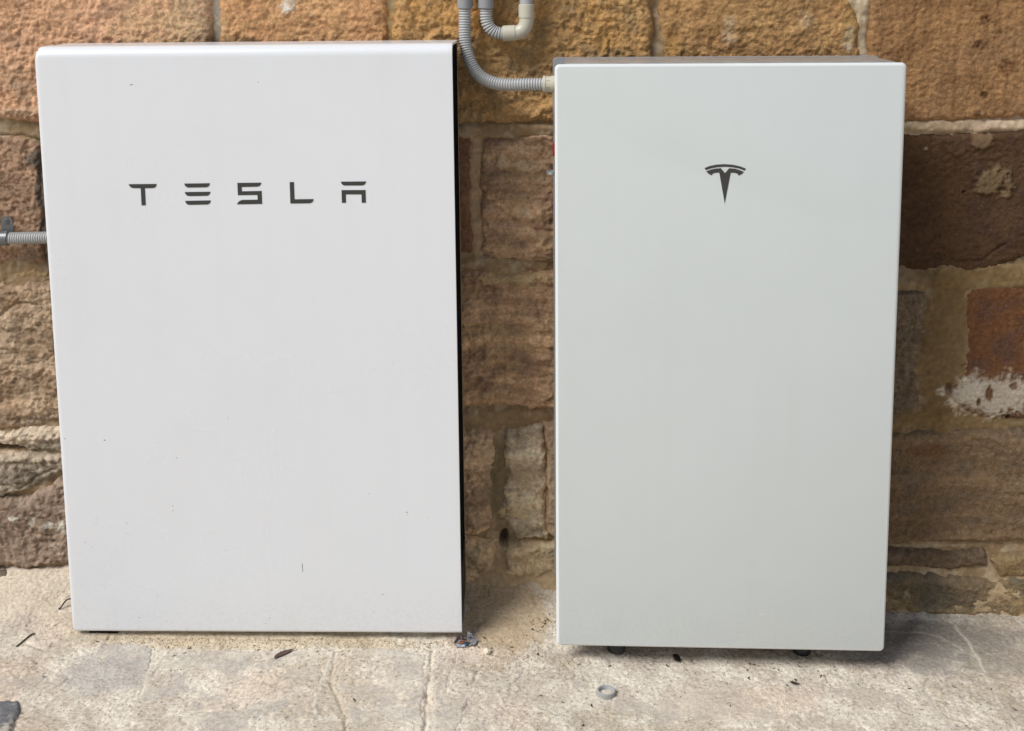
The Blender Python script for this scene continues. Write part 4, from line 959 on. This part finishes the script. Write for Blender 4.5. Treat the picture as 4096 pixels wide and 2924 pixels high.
tag(leaf((0.4464, -0.2212), (0.4643, -0.2266), 0.003, stem=0.1, mat=mat_plain('brown_leaf', '#3f3128', 0.7, var=0.2)), 'tiny brown leaf scrap below the right foot of the glass unit', 'leaf')

def stalk(name, pts, r, col, label):
    P = [Vector(p) for p in pts]
    o0 = P[0].copy()
    me = tube_mesh(name, smooth_path([q - o0 for q in P], 0.003), lambda i: r * (1 - 0.012 * i if 1 - 0.012 * i > .3 else .3), 8)
    return tag(link(name, me, mat_plain(name + '_bark', col, 0.8, var=0.2, vscale=150), None, o0), label, 'twig')
def gp(u, dz): return (u[0], u[1], fz(*u) + dz)
stalk('twig', [gp((-0.9700, -0.0808), 0.002), gp((-0.9659, -0.0795), 0.004), gp((-0.9564, -0.0713), 0.014), gp((-0.9402, -0.0711), 0.018)], 0.0016, '#33292a', 'dark curved twig poking out beside the white unit')
stalk('dry_stalk', [gp((-1.0158, -0.1722), 0.001), gp((-1.0060, -0.1582), 0.002), gp((-0.9992, -0.1432), 0.002), gp((-0.9932, -0.1362), 0.001)], 0.0015, '#4b4a3c', 'thin dry grass stalk on the floor at the left')
stalk('curled_stalk', [gp((0.7783, 0.0344), 0.002), gp((0.8055, 0.0477), 0.008), gp((0.8191, 0.0470), 0.006), gp((0.8303, 0.0312), 0.002)], 0.0014, '#2b231e', 'dark bent twig at the foot of the wall on the right')

# little pale stone chip
def chip(p, s, seed, col, label):
    bm = bmesh.new(); bmesh.ops.create_icosphere(bm, subdivisions=1, radius=1)
    r2 = random.Random(seed)
    for v in bm.verts: v.co = Vector((v.co.x * s * r2.uniform(.75, 1.15), v.co.y * s * 0.8 * r2.uniform(.75, 1.15), max(-0.35, v.co.z) * s * 0.8 * r2.uniform(.8, 1.1)))
    me = bpy.data.meshes.new('stone_chip'); bm.to_mesh(me); bm.free()
    return tag(link('stone_chip', me, mat_plain('chip', col, 0.9, var=0.15, vscale=300, bump=0.5, bscale=900), None, (p[0], p[1], fz(*p) + s * 0.25)), label, 'stone')
chip((-0.1149, -0.1655), 0.0095, 3, '#e2d6c0', 'small pale stone chip beside the crumpled sachet')

# crumpled foil sachet
def sachet():
    o = (-0.1560, -0.1384)
    z0 = fz(*o)
    t = thing('torn_sachet', 'crumpled torn foil sachet with orange, blue and white print', 'sachet', (o[0], o[1], z0))
    m, nt, b = new_mat('printed_foil')
    at = nt.nodes.new('ShaderNodeAttribute'); at.attribute_name = 'Col'
    nz = nt.nodes.new('ShaderNodeTexNoise'); nz.inputs['Scale'].default_value = 300
    bp = nt.nodes.new('ShaderNodeBump'); bp.inputs['Strength'].default_value = 0.4; bp.inputs['Distance'].default_value = 0.001
    tc = nt.nodes.new('ShaderNodeTexCoord'); nt.links.new(tc.outputs['Object'], nz.inputs['Vector'])
    nt.links.new(nz.outputs['Fac'], bp.inputs['Height']); nt.links.new(bp.outputs[0], b.inputs['Normal'])
    nt.links.new(at.outputs['Color'], b.inputs['Base Color'])
    b.inputs['Roughness'].default_value = 0.4; b.inputs['Metallic'].default_value = 0.35
    def panel(name, corners, nu, nv, colf, amp, seed):
        c = [Vector(q) for q in corners]
        U, Vv = np.meshgrid(np.linspace(0, 1, nu), np.linspace(0, 1, nv), indexing='ij')
        P = np.zeros((nu, nv, 3)); K = np.zeros((nu, nv, 3))
        W = amp * fbm(U * 3 + seed, Vv * 3, 3, seed)
        for i in range(nu):
            for j in range(nv):
                u, v = U[i, j], Vv[i, j]
                q = c[0] * (1 - u) * (1 - v) + c[1] * u * (1 - v) + c[2] * u * v + c[3] * (1 - u) * v
                P[i, j] = (q.x, q.y, q.z + W[i, j]); K[i, j] = S(colf(u, v))
        me = grid_mesh(name, P, np.ones((nu, nv), bool), K)
        ob = link(name, me, m, t)
        md = ob.modifiers.new('thickness', 'SOLIDIFY'); md.thickness = 0.0004
        return ob
    def front(u, v):
        if u < 0.12: return '#8f8f93'
        if v < 0.12: return '#9a9aa0'
        if v < 0.42:
            if 0.18 < u < 0.48 and 0.20 < v < 0.34 and int(u * 60) % 3: return '#2e2c33'
            return '#d5d6da' if u < 0.72 else '#3a4a5a'
        if v < 0.55: return '#3d4047' if u < 0.6 else '#1f4a66'
        if v < 0.78: return '#a3603a' if u < 0.55 else '#1d4f70'
        if v < 0.9: return '#2c2f33'
        return '#c08a66'
    def back(u, v):
        if 0.30 < v < 0.40 and 0.2 < u < 0.75: return '#33343a'
        if 0.62 < v < 0.70 and 0.1 < u < 0.8: return '#4a4b52'
        return '#8d8f95'
    panel('front_panel', [(-0.0196, -0.0238, -0.0011), (0.0045, -0.0195, -0.0019), (0.0097, -0.0109, 0.0033), (-0.0121, -0.0129, 0.0084)], 36, 24, front, 0.002, 5)
    panel('folded_flap', [(0.0032, -0.0128, 0.0054), (0.0170, -0.0036, 0.0021), (0.0123, -0.0036, 0.0144), (0.0031, -0.0010, 0.0196)], 24, 24, back, 0.003, 8)
    panel('torn_corner', [(0.0058, -0.0181, -0.0018), (0.0193, -0.0114, -0.0015), (0.0244, 0.0012, 0.0035), (0.0095, -0.0069, 0.0050)], 16, 16, lambda u, v: '#9b9ba1' if u > .15 else '#c9a58c', 0.002, 9)
    panel('dark_lining', [(-0.0228, -0.0122, 0.0013), (-0.0066, -0.0098, 0.0046), (0.0017, -0.0035, 0.0112), (-0.0177, -0.0015, 0.0090)], 20, 20, lambda u, v: '#2a1b1b' if (int(u * 9) + int(v * 7)) % 3 else '#5c4c48', 0.005, 12)
sachet()

# ------------------------------------------------------------------ litter and grit nobody could count
def litter():
    V, F = [], []
    spots = [((0.0052, -0.0723), .030, 70), ((-0.0335, -0.1505), .07, 60), ((0.2418, -0.1608), .16, 90), ((0.4976, -0.1770), .13, 90), ((-0.3297, -0.1561), .25, 30), ((0.7177, 0.0167), .05, 40), ((-0.8393, -0.2141), .25, 30), ((0.1389, -0.2808), .30, 60), ((0.6788, -0.2667), .2, 40), ((-0.7169, -0.1501), .12, 20)]
    for (c, r, n) in spots:
        for i in range(n):
            x, y = c[0] + rng.gauss(0, r), c[1] + rng.gauss(0, r * 0.45)
            if y < -0.5 or y > 0.02: continue
            L = rng.choice((0.0014, 0.002, 0.003, 0.004, 0.005, 0.008)) * rng.uniform(.7, 1.2); w = max(0.00035, L * rng.uniform(.07, .22)); a = rng.uniform(0, math.tau)
            z = fz(x, y) + 0.0008; b0 = len(V)
            for s in (-1, 0, 1):
                for q in (-1, 1):
                    dx, dy = L / 2 * s, w * q * (1 if s == 0 else .35) + 0.15 * L * (1 - abs(s))
                    V.append((x + dx * math.cos(a) - dy * math.sin(a), y + dx * math.sin(a) + dy * math.cos(a), z + (0.0006 if s else 0.0003) * rng.uniform(.4, 1.6)))
            F += [(b0, b0 + 1, b0 + 3, b0 + 2), (b0 + 2, b0 + 3, b0 + 5, b0 + 4)]
    return mesh('leaf_litter', V, F, False)
tag(link('leaf_litter', litter(), mat_plain('leaf_crumbs', '#33281f', 0.85, var=0.35, vscale=60)), 'scattered dark crumbs of dry leaf over the floor', 'litter', kind='stuff')
def grit():
    V, F, P = [], [], []
    for i in range(5200):
        m = rng.random()
        if m < 0.3:
            q = (rng.uniform(-0.875, -0.150), -0.143 - abs(rng.gauss(0, 0.016)))
        elif m < 0.5:
            q = (rng.gauss(-0.067, 0.058), rng.gauss(-0.167, 0.045))
        else:
            q = (rng.uniform(-1.05, 0.9), rng.uniform(-0.44, 0.0))
        P.append(q)
    ZZ = floor_z([q[0] for q in P], [q[1] for q in P])
    for (x, y), z in zip(P, ZZ):
        s = rng.choice((0.0006, 0.0007, 0.0009, 0.0009, 0.0012, 0.0018)) * rng.uniform(.7, 1.3); z = float(z) + s * .3; b0 = len(V)
        for d in ((1, 0, 0), (-1, 0, 0), (0, 1, 0), (0, -1, 0), (0, 0, 1), (0, 0, -1)):
            k = s * rng.uniform(.6, 1.2); V.append((x + d[0] * k + rng.uniform(-.3, .3) * s, y + d[1] * k + rng.uniform(-.3, .3) * s, z + d[2] * k * .8))
        for a, b, c in ((0, 2, 4), (2, 1, 4), (1, 3, 4), (3, 0, 4), (2, 0, 5), (1, 2, 5), (3, 1, 5), (0, 3, 5)): F.append((b0 + a, b0 + b, b0 + c))
    return mesh('grit', V, F, False)
tag(link('grit', grit(), mat_plain('sand_grit', '#b09c7c', 0.9, var=0.45, vscale=45)), 'loose sandy grit strewn over the floor', 'grit', kind='stuff')
